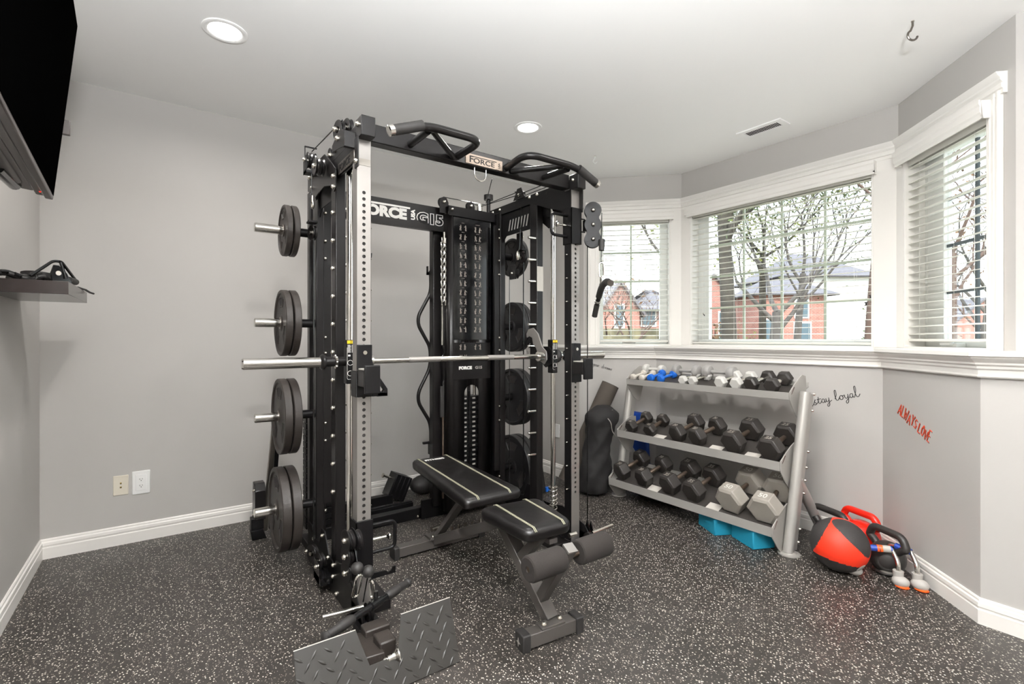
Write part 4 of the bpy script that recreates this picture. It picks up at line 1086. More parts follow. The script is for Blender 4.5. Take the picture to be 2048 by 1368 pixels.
# front foot
mr = Matrix.Translation((1.298,1.548,0)) @ Matrix.Rotation(R_(-6), 4, 'Z')
b = MB(mr); b.box(-.115,.115,-.027,.027,.008,.062); ff = BP('front_foot', b, M['benchgrey'], bevel=.003)
for q in (-1, 1):
    b = MB(mr); b.box(q*.112,q*.150,-.034,.034,0,.070); BP('foot_cap', b, M['rubber'], ff, bevel=.005)
b = MB(mr); b.prism([(.0,.010),(.016,0),(.0,-.010),(-.004,-.002),(-.012,0),(-.004,.002)][:6], 'x', -.1505, -.1512) if False else b.slab([(-.1508,-.012,.03),(-.1508,.0,.036),(-.1508,.004,.05),(-.1508,.008,.036),(-.1508,.018,.032),(-.1508,.008,.028),(-.1508,.004,.014),(-.1508,.0,.028)],.001); BP('star_mark', b, M['greyprint'], ff)
b = MB(mr); b.box(-.055,.06,-.026,.026,.062,.071); BP('foot_bracket', b, M['benchgrey'], bevel=.002)
for p in ((1.262,1.545,.072),(1.345,1.542,.072)): bolt(p,(0,0,1),.012,bench)
b = MB(); b.cyl((1.45,1.60,.375),(1.49,1.60,.375),.01,12); b.build('seat_knob', M['chrome'], bench)

# ================================================================= FOOTPLATE
fp = thing('footplate', (.64, 1.70, 0), 'dark grey diamond-tread footplate with a notch, leaning on its bracket at the left front post', 'footplate')
YB0, YT0, ZT0 = 1.636, 1.742, .198
def onp(x, t, o=0):      # t 0 bottom .. 1 top ; o = offset along the outward normal
    dy, dz = YT0-YB0, ZT0; L = math.hypot(dy, dz); n_ = (-dz/L, dy/L)
    return (x, YB0+dy*t + n_[0]*o, dz*t + n_[1]*o + .004)
nsl, nsr, nt = .556, .727, .45
b = MB()
outl = [(.349,0),(.922,0),(.935,1),(nsr,1),(.692,nt),(.588,nt),(nsl,1),(.349,1)]
def slab2(poly, o0, o1):
    A = [b._v(onp(x,t,o0)) for x,t in poly]; B = [b._v(onp(x,t,o1)) for x,t in poly]; k = len(poly)
    for i in range(k): b.bm.faces.new([A[i],A[(i+1)%k],B[(i+1)%k],B[i]])
    b.bm.faces.new(A[::-1]); b.bm.faces.new(B)
slab2(outl, -.004, 0)
# folded returns along the edges
plate = b.build('tread_plate', M['tread'], fp, bevel=.001, seg=1)
b = MB()
row = 0; L_ = math.hypot(YT0-YB0, ZT0); du = .048; dv = .048/ L_
r = 0; t = .06
while t < 1.0:
    x = .362 + (du/2 if r%2 else 0); c_ = 0
    while x < .925:
        inside = x > .36 and x < .915 and t < .96 and not (t > nt-.07 and nsl-.018 + (.6-nsl)*max(0,(1-t))*.9 < x < nsr+.012)
        if inside:
            ang = R_(52) if (r + c_) % 2 else R_(-38)
            hl, hw = .0185, .0048; dx, dt = math.cos(ang), math.sin(ang)
            pts = []
            for (u, v) in ((-hl,0),(-hl*.5,hw*.8),(0,hw),(hl*.5,hw*.8),(hl,0),(hl*.5,-hw*.8),(0,-hw),(-hl*.5,-hw*.8)):
                pts.append((x+u*dx-v*dt, t+(u*dt+v*dx)/L_))
            lo_ = [b._v(onp(p[0],p[1],.0002)) for p in pts]; c = sum((Vector(onp(p[0],p[1],.0022)) for p in pts), Vector())/8
            hi = [b._v((Vector(onp(p[0],p[1],.0022))-c)*.45+c+Vector((0,-.0006,.0003))) for p in pts]
            for i in range(8): b.bm.faces.new([lo_[i],lo_[(i+1)%8],hi[(i+1)%8],hi[i]])
            b.bm.faces.new(hi)
        x += du; c_ += 1
    t += dv*.62; r += 1
b.build('tread_pattern', M['tread'], plate, smooth=60)
# pale strips along the edges of the top fold
for x0, x1 in ((.349,nsl),(nsr,.935)):
    b = MB(); b.poly([onp(x0,1.003,.0003),onp(x1,1.003,.0003),onp(x1,1.003,-.006),onp(x0,1.003,-.006)]); b.poly([onp(x0,1.003,.0003),onp(x1,1.003,.0003),onp(x1,.99,.0006),onp(x0,.99,.0006)]); b.build('pale_edge', M['pushgrey'], plate)
b = MB(); b.beam((.620,1.72,.075),(.645,1.93,.05),.07,.045); br = b.build('bracket_tube', M['iron'], fp, bevel=.004)
b = MB(); b.box(.648,.712,1.745,1.825,.045,.115); b.build('bracket_box', M['iron'], fp, bevel=.006)
b = MB(); b.box(.635,.735,1.865,1.93,.05,.105); b.build('bracket_hook', M['iron'], fp, bevel=.006)
b = MB(); b.beam((.56,1.765,.012),(.74,1.765,.012),.10,.016); b.beam((.64,1.74,.06),(.64,1.74,.0),.06,.05,(0,1,0)); b.build('bracket_base', M['iron'], fp, bevel=.002)
b = MB(); b.lathe([(.0,0),(.008,0),(.008,.014),(.012,.016),(.011,.030),(.014,.042),(.024,.052),(.025,.056),(.0,.058)], (.640,1.690,.085), (1,-.08,.12), 20); b.build('pull_pin', M['chrome'], fp)
# ================================================================= DUMBBELL RACK
dr = thing('dumbbell_rack', (2.95, 2.0, 0), 'three-tier silver dumbbell rack standing along the low wall under the centre bay window', 'dumbbell rack')
DP = lambda n, b, m, par=dr, **k: b.build(n, m, par, **k)
UR = {0: ((2.925,1.362,.012),(3.100,1.345,.925)), 1: ((2.940,2.668,.012),(3.110,2.680,.915))}
for i, (p, q) in UR.items():
    s = -1 if i == 0 else 1
    b = MB(); b.tube([p, q], .029, 24); u = DP('upright', b, M['rackgrey'])
    b = MB(); d = (Vector(q)-Vector(p)); b.beam(Vector(p)+d*.01+Vector((.035,0,0)), Vector(p)+d*.99+Vector((.035,0,0)), .045, .045, (1,0,0)); DP('upright_channel', b, M['rackgrey'], u, bevel=.004)
    b = MB(); b.lathe([(0,0),(.058,0),(.058,.006),(.040,.010),(.034,.016),(.030,.018),(0,.018)], (p[0]+.01,p[1],0), (0,0,1), 32); DP('foot_flange', b, M['rackgrey'], u)
    st_ = (3.02, p[1]+s*.005, .42); ft = (3.355, p[1]+s*.01, .03)
    b = MB(); b.tube([st_, ft], .029, 20); DP('rear_strut', b, M['rackgrey'])
    b = MB(); b.lathe([(0,0),(.06,0),(.06,.008),(.045,.02),(.03,.03),(0,.032)], (3.345,ft[1],0), (0,0,1), 28); DP('foot_flange', b, M['rackgrey'])
    for t in (.06,.14,.36,.44,.52,.62,.88,.985):
        c = Vector(p)+d*t; 
        if s < 0: bolt(c+Vector((.045,-.026,0)), (.2,-1,0), .0085, u)
SH = [('top',3.015,.895,.22,.25,.922),('middle',2.905,.490,.35,.27,.527),('bottom',2.810,.130,.40,.28,.167)]
yA, yB = 1.398, 2.640
M['tray'] = mat('tray_rubber', srgb(56,52,49), .6, bump=.1)
for nm, X0, Z0, tn, dep, zl in SH:
    b = MB()
    # tray sheet with upturned front lip and back lip
    pr_ = [(X0-.004,zl),(X0-.004,Z0-.016),(X0+.002,Z0-.018),(X0+dep,Z0+tn*dep-.012),(X0+dep,Z0+tn*dep+.02),(X0+dep-.003,Z0+tn*dep+.02),(X0+dep-.003,Z0+tn*dep-.006),(X0+.003,Z0-.006),(X0,Z0),(X0,zl)]
    b.prism(pr_, 'y', yA, yB); sh_ = DP('shelf', b, M['rackgrey'])
    b = MB(); b.prism([(X0+.012,Z0+tn*.012-.0055),(X0+dep-.012,Z0+tn*(dep-.012)-.0055),(X0+dep-.012,Z0+tn*(dep-.012)-.001),(X0+.012,Z0+tn*.012-.001)], 'y', yA+.02, yB-.02); DP('shelf_liner', b, M['tray'], sh_)
    # curved end plates
    for y0, y1 in ((yA-.006, yA), (yB, yB+.006)):
        up_ = .085 if nm == 'top' else .06
        b = MB(); k0 = [(X0-.004, zl+.003)]
        N = 8
        top_ = [(X0-.004+(dep*.62)*i/N, zl+.003+(Z0+tn*dep*.75+up_-zl-.003)*(.6*i/N+.4*math.sin(i/N*PI/2))) for i in range(N+1)]
        bot_ = [(X0+dep*.62-(dep*.62)*(i/N)+.0, Z0-.16+(.16-.022)*(1-math.cos(i/N*PI/2))) for i in range(N+1)]
        poly = top_ + [(X0+dep*.8, Z0+tn*dep*.75+up_*.9),(X0+dep*.82, Z0+.0)] + bot_
        b.prism([(x, z) for x, z in poly], 'y', y0, y1); ep = DP('shelf_end_plate', b, M['rackgrey'], sh_, bevel=.0015)
        b = MB(); q_ = y0-.0006 if y0 < 2 else y0-.0006
        b.slab([(X0+.012,q_,zl-.012),(X0+.020,q_,zl-.008),(X0+.052,q_,zl+.028),(X0+.046,q_,zl+.032)],.0008); DP('worn_sticker', b, M['decalbrown'], ep)
def onshelf(si, X):
    nm, X0, Z0, tn, dep, zl = SH[si]; return Z0+tn*(X-X0)
for si, ys_ in ((1,(2.30,1.845,1.60)),(2,(2.27,1.80))):
    nm, X0, Z0, tn, dep, zl = SH[si]
    for y in ys_:
        mm = Matrix.Translation((X0+.075,y,onshelf(si,X0+.075))) @ Matrix.Rotation(-math.atan(tn),4,'Y')
        b = MB(mm); b.box(-.03,.03,-.045,.045,-.0005,.0012); DP('weight_label', b, M['label'])

# ------------------------------------------------------------ dumbbells
def hex_dumbbell(r, hl, gap, m, hm, label, group, num=None, kind='hex_dumbbell'):
    """built at the origin, axis along x; r = flat-to-centre distance"""
    root = thing(kind, (0,0,0), label, 'dumbbell', group)
    Rc = r/math.cos(PI/6)
    for s in (-1, 1):
        b = MB(); x0 = s*gap/2; x1 = s*(gap/2+hl); ch_ = min(.012, hl*.2)
        rings = [(x0,.80),(x0+s*ch_*.9,1.0),(x1-s*ch_*.9,1.0),(x1,.80)]
        RR = [[b._v((x, Rc*k*math.cos(PI/3*i), Rc*k*math.sin(PI/3*i))) for i in range(6)] for x, k in rings]
        for A, B in zip(RR, RR[1:]):
            for i in range(6): b.bm.faces.new([A[i],A[(i+1)%6],B[(i+1)%6],B[i]])
        b.bm.faces.new(RR[0]); b.bm.faces.new(RR[-1][::-1])
        h = b.build('head', m, root, bevel=min(.004,r*.06), seg=2)
        if num:
            xc = (x0+x1)/2
            text_mesh('number', num, r*.62, M['hexgrey'] if m is not M['hexgrey'] else M['hexwhite'], h, (xc - s*0, 0, 0), (0,-1,0), (1,0,0), .0006, 'CENTER', bold=.0006)
            t = [c for c in bpy.data.objects if c.parent == h][-1]; t.location = (-r*.22, 0, r+.0003)
    hw = .0125 if r > .04 else .010
    b = MB(); k = 9; pts = [(-gap/2+gap*i/(k-1),0,0) for i in range(k)]
    b.tube(pts, hw, 16, rr=[hw*(1+.22*math.sin(PI*i/(k-1))) for i in range(k)]); b.build('handle', hm, root)
    return root
def place(o, si, y, xf, a, L, label, first, yaw=0):
    """o rests on shelf si with its front head centre at x = xf; a = flat distance, L = head spacing"""
    c = o if first else copy_tree(o)
    nm, X0, Z0, tn, dep, zl = SH[si]; th = math.atan(tn)
    X = xf + L/2*math.cos(th); Z = onshelf(si, X) + a/math.cos(th)
    c.location = (X, y, Z); c.rotation_euler = Euler((0, -th, yaw), 'XYZ'); c['label'] = label
    return c
G = 'dumbbells on the three-tier rack'
def pair(si, r, hl, gap, m, hm, ys_, labels, num=None, xoff=.062, yaws=(0,0)):
    o = hex_dumbbell(r, hl, gap, m, hm, labels[0], G, num)
    X0 = SH[si][1]
    a = place(o, si, ys_[0], X0+xoff, r, gap+hl, labels[0], True, yaws[0]); c = place(o, si, ys_[1], X0+xoff, r, gap+hl, labels[1], False, yaws[1])
    return a, c
D = M['hexdark']; HM = M['handle']
pair(1,.045,.062,.105,D,HM,(2.545,2.378),('smallest dark hex dumbbell at the far left end of the middle shelf','small dark hex dumbbell, second from the left on the middle shelf'),'12',yaws=(R_(-7),R_(1)))
pair(1,.060,.072,.110,D,HM,(2.120,1.955),('dark hex dumbbell, third from the left on the middle shelf','dark hex dumbbell, fourth from the left on the middle shelf, touching its twin'),'20',yaws=(R_(-11),R_(-16)))
pair(1,.069,.078,.115,D,HM,(1.706,1.475),('large dark hex dumbbell, second from the right on the middle shelf','large dark hex dumbbell at the right end of the middle shelf beside the upright'),'25',yaws=(R_(-7),R_(-4)))
pair(2,.062,.085,.115,D,HM,(2.555,2.345),('dark hex dumbbell at the far left end of the bottom shelf','dark hex dumbbell, second from the left on the bottom shelf'),'30',.07,yaws=(R_(-12),R_(-12)))
pair(2,.069,.090,.115,D,HM,(2.118,1.930),('dark hex dumbbell, third from the left on the bottom shelf','dark hex dumbbell, fourth from the left on the bottom shelf, beside the pale ones'),'35',.07,yaws=(R_(-11),R_(-9)))
pair(2,.082,.100,.115,M['hexgrey'],HM,(1.672,1.478),('big pale grey hex dumbbell on the bottom shelf, left one of two','big pale grey hex dumbbell at the right end of the bottom shelf'),'50',.075,yaws=(R_(-5),R_(3)))
# top shelf, front row
W = M['hexwhite']
pair(0,.031,.040,.110,W,M['chrome'],(2.163,2.076),('pale small hex dumbbell, left one of the pair right of the blue ones','pale small hex dumbbell, right one of the pair beside the blue ones'),None,.06,yaws=(R_(-2),R_(-7)))
pair(0,.038,.050,.110,W,M['chrome'],(1.862,1.753),('white hex dumbbell, left one of the brightest hex pair on the top shelf','white hex dumbbell of the top shelf lying next to the dark ones'),None,.06,yaws=(R_(-6),R_(-4)))
pair(0,.043,.055,.110,D,M['chrome'],(1.645,1.528),('dark hex dumbbell with white handle on the top shelf, left one of two','dark hex dumbbell with white handle at the right end of the top shelf'),None,.06,yaws=(R_(-10),R_(0)))
def round_dumbbell(r, hl, gap, m, label, rad=.011, ball=False):
    root = thing('vinyl_dumbbell', (0,0,0), label, 'dumbbell', G)
    for s in (-1, 1):
        b = MB(); prof = [(0,0),(r*.55,0),(r*.85,hl*.10),(r,hl*.32),(r,hl*.68),(r*.86,hl*.90),(r*.55,hl),(0,hl)]
        b.lathe(prof, (s*gap/2,0,0), (s,0,0), 24); b.build('head', m, root)
    b = MB(); b.cyl((-gap/2,0,0),(gap/2,0,0),rad,16); b.build('handle', m, root); return root
M['offwhite'] = mat('vinyl_offwhite', srgb(215,208,198), .45)
o = round_dumbbell(.026,.038,.095,M['offwhite'],'x'); place(o,0,2.625,3.070,.026,.133,'tiny off-white dumbbell at the left end of the top shelf front row',True)
place(o,0,2.535,3.070,.026,.133,'tiny off-white dumbbell, second from the left in the top shelf front row',False)
o = round_dumbbell(.031,.042,.095,M['blue'],'x'); place(o,0,2.449,3.070,.031,.137,'blue vinyl dumbbell touching the off-white ones on the top shelf',True)
place(o,0,2.350,3.070,.031,.137,'blue vinyl dumbbell, the right one of the blue pair',False,R_(-6))
for r, m, y, dl, lab in ((.040,M['hexwhite'],2.545,.150,'white round-headed dumbbell lying lengthwise at the back left of the top shelf'),(.045,M['vinylgrey'],2.245,.175,'grey round-headed dumbbell lying lengthwise in the middle of the top shelf back row'),(.048,M['vinylgrey'],1.975,.185,'grey round-headed dumbbell lying lengthwise, right end of the top shelf back row')):
    o = round_dumbbell(r, r*1.25, dl-r*1.25, m, lab, .013)
    X = 3.230; o.location = (X, y, onshelf(0,X)+r+.012); o.rotation_euler = (0,0,R_(90))
    tag(o, lab)

# ------------------------------------------------------------ under and beside the rack
def wedge(x, y, rz, label):
    root = thing('foam_block', (x,y,0), label, 'foam block', 'teal foam blocks under the dumbbell rack', rz=0)
    mm = Matrix.Translation((x,y,0)) @ Matrix.Rotation(rz,4,'Z'); b = MB(mm)
    b.prism([(0,0),(.14,0),(.14,.015),(.125,.105),(.015,.105),(0,.015)] if False else [(0,0),(.15,0),(.15,.105),(0,.105)], 'y', -.10, .10)
    b.build('block_body', M['teal'], root, bevel=.005, seg=1); return root
wedge(2.865, 1.845, R_(-28), 'teal foam block under the rack, the left one')
wedge(2.855, 1.600, R_(-24), 'teal foam block under the rack, the right one nearer the foot')
root = thing('gear_bag', (3.10,2.42,0), 'flat black bag lying on the floor under the left half of the dumbbell rack', 'bag')
b = MB(); b.sphere((3.12,2.42,.045),.05,20,(2.6,5.0,.9)); b.build('bag_body', M['bag'], root)
b = MB(); b.sphere((2.985,2.36,.055),.010,8); b.build('bag_stud', M['bolt'], root)
# yoga mat roll
root = thing('yoga_mat', (2.80,3.10,0), 'dark rolled exercise mat leaning against the low wall behind the black bag', 'exercise mat')
p0 = Vector((2.745,3.06,.055)); p1 = Vector((3.065,2.865,.858))
b = MB(); b.tube([p0,p1],.073,36); mb_ = b.build('mat_roll', M['yoga'], root)
b = MB(); d = (p1-p0).normalized(); x_ = d.orthogonal().normalized(); y_ = d.cross(x_)
b.tube([p1+d*.001+x_*(.004+.0095*t/ (2*PI))*math.cos(t)+y_*(.004+.0095*t/(2*PI))*math.sin(t) for t in [q*.35 for q in range(0,120)]],.0012,5); b.build('spiral_edge', M['darkslot'], mb_)
# black draw-string bag
root = thing('drawstring_bag', (2.80,2.80,0), 'tall slumped black drawstring bag standing between the mat roll and the dumbbell rack', 'bag')
b = MB(); rb = random.Random(3); rings = []; N = 28; K = 22
for k in range(K+1):
    t = k/K; z = .01+.70*t; cx_ = 2.80+.085*t**1.5; cy_ = 2.805-.03*t
    base = .118 + .012*math.sin(t*9) - (.030 if t > .93 else 0) + (.015 if .80 < t < .92 else 0)
    base *= (1-.25*max(0, t-.5)) if t < .98 else .6
    if k == 0: base *= .85
    ring = []
    for j in range(N):
        a = 2*PI*j/N; f = 1 + .06*math.sin(3*a+t*13) + .06*math.sin(5*a-t*21) + .045*math.sin(9*a+t*37) + .03*math.sin(t*60+2*a)
        ring.append(b._v((cx_+base*f*math.cos(a)*1.02, cy_+base*f*math.sin(a), z)))
    rings.append(ring)
for A, B in zip(rings, rings[1:]):
    for j in range(N): b.bm.faces.new([A[j],A[(j+1)%N],B[(j+1)%N],B[j]])
b.bm.faces.new(rings[0][::-1]); b.bm.faces.new(rings[-1])
bg_ = b.build('bag_body', M['bag'], root, smooth=80, sub=1)
b = MB(); b.tube([(2.885+.085*math.cos(t)+.01*math.sin(5*t), 2.775+.085*math.sin(t), .665+.012*math.sin(3*t)) for t in [2*PI*i/24 for i in range(24)]],.004,6,closed=True)
b.build('drawstring', M['pushgrey'], bg_)
b = MB(); b.tube(smooth_path([(2.80,2.72,.66),(2.83,2.64,.60),(2.86,2.66,.52),(2.90,2.655,.47)],.04,5),.0035,6); b.build('drawstring', M['greyprint'], bg_)
# blue folded mat behind the rack
root = thing('folded_mat', (3.24,2.69,0), 'bright blue folded mat standing behind the left end of the dumbbell rack', 'exercise mat')
b = MB(); b.slab([(3.27,2.615,0),(3.27,2.765,0),(3.215,2.765,.63),(3.215,2.615,.63)],.045); b.build('mat_body', M['navy'], root, bevel=.008)
# black step with blue foot leaning beyond the rack
root = thing('step_platform', (2.60,3.2,0), 'black plastic step with a blue foot leaning at the wall behind the right storage horns', 'step')
b = MB(); b.slab([(2.46,3.02,.01),(2.62,3.30,.01),(2.555,3.30,.40),(2.40,3.02,.42)],.045); b.build('step_body', M['rubber'], root, bevel=.01)
b = MB(); b.box(2.475,2.515,2.995,3.02,.02,.06); b.build('step_foot', M['blue'], root, bevel=.006)

# ------------------------------------------------------------ ball, kettlebells, push-up stands
bc = Vector((2.945,1.108,.139)); rbll = .137
root = thing('medicine_ball', (bc.x,bc.y,0), 'orange-red and charcoal treaded medicine ball on the floor by the kettlebells', 'medicine ball')
n_ = 150; b = MB(); b.sphere(bc, rbll, n_)
o = b.build('ball_body', M['pinkball'], root, smooth=80)
# wide coloured band that narrows in the middle: patch material assigned by position on the sphere
o.data.materials.append(M['redmat'])
vw = (Vector((0,0,1.0))-bc); vw.z = 0; vw.normalize(); rt = Vector((-vw.y, vw.x, 0)) 
A1 = (vw*.10 + rt*(-.72) + Vector((0,0,1))*-.70).normalized()
e1 = Vector(A1); e2 = e1.cross(vw).normalized(); e3 = e1.cross(e2)
pole = (rt*(.62) + Vector((0,0,.72)) + vw*.45).normalized()      # centre of upper charcoal patch
pole2 = (rt*(-.15) + Vector((0,0,-1)) + vw*.15).normalized()     # lower charcoal patch
pole3 = (rt*(-1.0) + Vector((0,0,.45)) + vw*-.10).normalized()
for f in o.data.polygons:
    d = (f.center + Vector((root.location)) - bc).normalized()
    # elongated upper patch
    dd = d - pole*d.dot(pole)
    ax_ = (rt*.6 - Vector((0,0,1))*.8); ax_ = (ax_ - pole*ax_.dot(pole)).normalized()
    u = dd.dot(ax_); v = (dd - ax_*u).length; w_ = d.dot(pole)
    up_ = w_ > 0 and (u/.80)**2 + (v/.50)**2 < 1
    ang3 = d.dot(pole3) > .62
    low = d.dot(pole2) > .50
    f.material_index = 0 if (up_ or low or ang3) else 1; f.use_smooth = True
b = MB(); vv = (rt*.72 + Vector((0,0,-.62)) + vw*.45).normalized()
b.lathe([(0,.004),(.022,.003),(.026,0)], bc+vv*(rbll*.985), vv, 20); b.build('valve_disc', M['pushgrey'], root)

def kettlebell(x, y, R, hw, ht, ang, m, label, num=None):
    root = thing('kettlebell', (x,y,0), label, 'kettlebell', 'kettlebells in the corner by the bay wall')
    b = MB(); prof = [(0,0),(R*.62,0),(R*.80,R*.14)]
    for i in range(1, 14):
        a = -PI/2+.55+(PI-.9)*i/13; prof.append((R*math.cos(a), R+R*math.sin(a)))
    prof += [(0,R*1.97)]
    b.lathe(prof, (x,y,0), (0,0,1), 36); bd = b.build('bell_body', m, root)
    c, s = math.cos(ang), math.sin(ang); tr_ = .0190
    pts = [(-hw*.50,R*1.50),(-hw*.80,R*1.85),(-hw*1.02,ht-.075),(-hw*.80,ht-tr_),(hw*.80,ht-tr_),(hw*1.02,ht-.075),(hw*.80,R*1.85),(hw*.50,R*1.50)]
    b = MB(); b.tube(smooth_path([(x+p[0]*c, y+p[0]*s, p[1]) for p in pts], .055, 7), tr_, 16); b.build('bell_handle', m, root)
    if num:
        vd = Vector((-x,-y,0)).normalized(); side = Vector((vd.y*-1, vd.x, 0)); sd = Vector((-vd.y, vd.x,0))
        q = Vector((x,y,R*.95))+vd*(R*.97)
        b = MB(); b.lathe([(R*.55,0),(R*.58,.002),(R*.50,.004),(R*.5,0)], q-vd*.014, vd, 28, close=True); b.lathe([(0,.0),(R*.5,0)], q-vd*.006, vd, 24); b.build('weight_disc', m, bd)
        text_mesh('number', num, R*.52, M['greyprint'], bd, q-vd*.004-sd*(-0)+Vector((0,0,-R*.18)), sd, (0,0,1), .001, 'CENTER', bold=.001)
    return root
M['kbblack'] = mat('kettlebell_black', srgb(40,37,35), .45, bump=.15, bscale=300)
kettlebell(3.185,1.252,.088,.118,.250,R_(-112),M['kbblack'],'black kettlebell behind the medicine ball, nearest the rack upright')
kettlebell(3.255,1.118,.100,.108,.262,R_(-112),M['red'],'glossy red kettlebell standing behind the medicine ball')
kettlebell(3.125,.950,.083,.108,.238,R_(-118),M['kbblack'],'black kettlebell marked 45 behind the push-up stands','45')
def pushup(foot, elbow, far, label):
    fx, fy = foot; root = thing('pushup_stand', (fx,fy,0), label, 'push-up stand', 'push-up stands leaning at the kettlebells')
    F0 = Vector((fx,fy,0)); E = Vector(elbow); Q = Vector(far)
    b = MB(); b.tube(smooth_path([F0+Vector((0,0,.055)), F0+Vector((0,0,.115)), E, E+(Q-E)*.1],.05,8),.0105,14); b.build('curved_leg', M['chrome'], root)
    dd = (Q-E).normalized(); L = (Q-E).length
    b = MB(); b.tube([E+dd*.0, Q],.0155,16); g_ = b.build('grip_bar', M['pushblue'], root)
    for a, w_, mm_ in ((.06,.035,M['pushgrey']),(.33,.012,M['orange']),(.45,.010,M['orange'])):
        b = MB(); b.cyl(E+dd*(L*a), E+dd*(L*a+w_), .018, 16); b.build('grip_ring', mm_, g_)
    b = MB(); b.tube(smooth_path([Q, Q+dd*.03+Vector((0,0,-.01)), Q+dd*.05+Vector((0,0,-.06)), Q+dd*.05+Vector((0,0,-max(.02,Q.z-.05)))],.03,6),.0105,12); b.build('curved_leg', M['chrome'], root)
    for c in (F0, Vector((Q.x+dd.x*.05, Q.y+dd.y*.05, 0))):
        b = MB(); b.sphere(c+Vector((-.008,-.012,.028)),.028,20,(1.15,1.35,.98)); b.cyl(c+Vector((0,0,.04)),c+Vector((0,0,.075)),.021,18,r2=.023); ft = b.build('stand_foot', M['pushgrey'], root)
        if c is F0: b = MB(); b.sphere(c+Vector((-.015,-.020,.008)),.022,14,(1.1,1.4,.38)); b.build('rubber_tip', M['orange'], ft)
pushup((3.005,.868),(3.045,.905,.158),(2.985,1.010,.150),'chrome push-up stand with blue grip, the left one touching the medicine ball')
pushup((3.045,.802),(3.085,.838,.158),(3.095,.905,.166),'chrome push-up stand with blue grip, the right one nearest the baseboard')
# ================================================================= TELEVISION
tv = thing('television', (-.33,1.9,1.75), 'large black flat-screen television tilted on a wall bracket at the upper left', 'television')
Pc = Vector((-.330,2.417,1.746)); e = Vector((.05,-1,0)).normalized(); up = Vector((.1,0,.99)).normalized(); up = (up-e*up.dot(e)).normalized(); nrm_ = e.cross(up); nrm_ = nrm_ if nrm_.x > 0 else -nrm_
TW, TH = 1.19, .668
def tvp(a, c, o): return Pc + e*a + up*c + nrm_*o
b = MB()
def tbox(b, a0, a1, c0, c1, o0, o1):
    pts = [tvp(a,c,o) for o in (o0,o1) for (a,c) in ((a0,c0),(a1,c0),(a1,c1),(a0,c1))]
    v = [b._v(p) for p in pts]
    for f in ((3,2,1,0),(4,5,6,7),(0,1,5,4),(1,2,6,5),(2,3,7,6),(3,0,4,7)): b.bm.faces.new([v[i] for i in f])
tbox(b, 0, TW, 0, TH, -.022, 0); fr = b.build('bezel', M['tvbezel'], tv, bevel=.003)
b = MB(); tbox(b, .009, TW-.009, .014, TH-.009, .0002, .0012); b.build('screen', M['tvblack'], tv)
b = MB(); tbox(b, .02, TW-.02, .004, TH*.95, -.045, -.022); tbox(b, .06, TW-.06, .006, TH*.5, -.100, -.045); b.build('back_cover', M['tvback'], tv, bevel=.004)
b = MB(); tbox(b, .16, .62, -.004, .10, -.125, -.060); hs = b.build('speaker_housing', M['tvback'], tv, bevel=.012)
b = MB(); b.tube([tvp(.12,.002,-.085), tvp(.34,-.004,-.095)], .018, 14); b.build('port_cover', M['gloss'], hs, bevel=0)
b = MB(); b.sphere(tvp(.085,.004,-.026),.0035,10); b.build('standby_light', emis('standby_red', (1,.05,.03,1), .8), tv)
b = MB(); b.box(XL+.001,XL+.02,1.70,1.98,1.95,2.25); b.box(XL+.02,-.395,1.80,1.88,2.02,2.12); b.build('wall_bracket', M['black'], tv, bevel=.004)
b = MB(); b.box(-.320,-.286,2.436,2.455,2.000,2.055); b.build('side_tab', M['tvback'], tv, bevel=.003)

tv['label'] = 'large black flat-screen television tilted on a wall bracket at the upper left'
# ================================================================= WALL SHELF
shf = thing('wall_shelf', (XL,2.99,1.45), 'short dark espresso floating shelf on the left wall under the television', 'wall shelf')
b = MB(); b.box(XL,-.322,2.700,3.295,1.424,1.478); b.build('shelf_board', M['shelf'], shf, bevel=.0015)
Zs = 1.4785
root = thing('row_handle', (-.40,2.86,Zs), 'black triangular close-grip row handle standing on the wall shelf', 'cable handle')
ax0, ap, ax1 = Vector((-.445,2.76,Zs+.02)), Vector((-.372,2.82,Zs+.094)), Vector((-.33,2.98,Zs+.03))
b = MB(); b.tube(smooth_path([ax0, ap+Vector((-.012,0,0)), ap+Vector((.012,.01,0)), ax1],.012,4),.006,10); b.tube([ap+Vector((.01,.01,-.004)), Vector((-.345,2.83,Zs+.022))],.006,10); b.build('frame', M['gloss'], root)
b = MB(); b.slab([(-.385,2.80,Zs+.004),(-.33,2.85,Zs+.004),(-.345,2.84,Zs+.045),(-.368,2.82,Zs+.075),(-.382,2.81,Zs+.075),(-.39,2.80,Zs+.04)],.006); b.build('side_plate', M['gloss'], root)
b = MB(); b.lathe([(0,0),(.010,0),(.010,.001),(0,.001)],(-.367,2.812,Zs+.042),(.55,-.85,0),16); b.build('plate_hole', M['label'], root)
b = MB(); b.tube([Vector((-.34,2.86,Zs+.02)), Vector((-.326,2.93,Zs+.018))],.014,16); b.build('hand_grip', M['rubber'], root)
b = MB(); b.tube([Vector((-.44,2.78,Zs+.017)), Vector((-.43,2.90,Zs+.017))],.014,16); b.build('hand_grip', M['rubber'], root)
root = thing('resistance_band', (-.45,2.80,Zs), 'bundle of black coiled resistance cords lying on the wall shelf', 'resistance cords')
for k in range(5):
    b = MB(); c0 = Vector((-.545+.018*k,2.74+.006*k,Zs+.012+.006*(k%2)))
    b.tube([c0+Vector((.055*math.sin(t*1.3)+.015*t, .06*t, .008*math.sin(t*5+k)+.004)) for t in [q*.12 for q in range(0,26)]],.0095,8); b.build('cord', M['gloss'] if k%2 else M['rubber'], root)
root = thing('ankle_strap', (-.42,2.95,Zs), 'brown-black padded ankle strap behind the triangle handle on the wall shelf', 'strap')
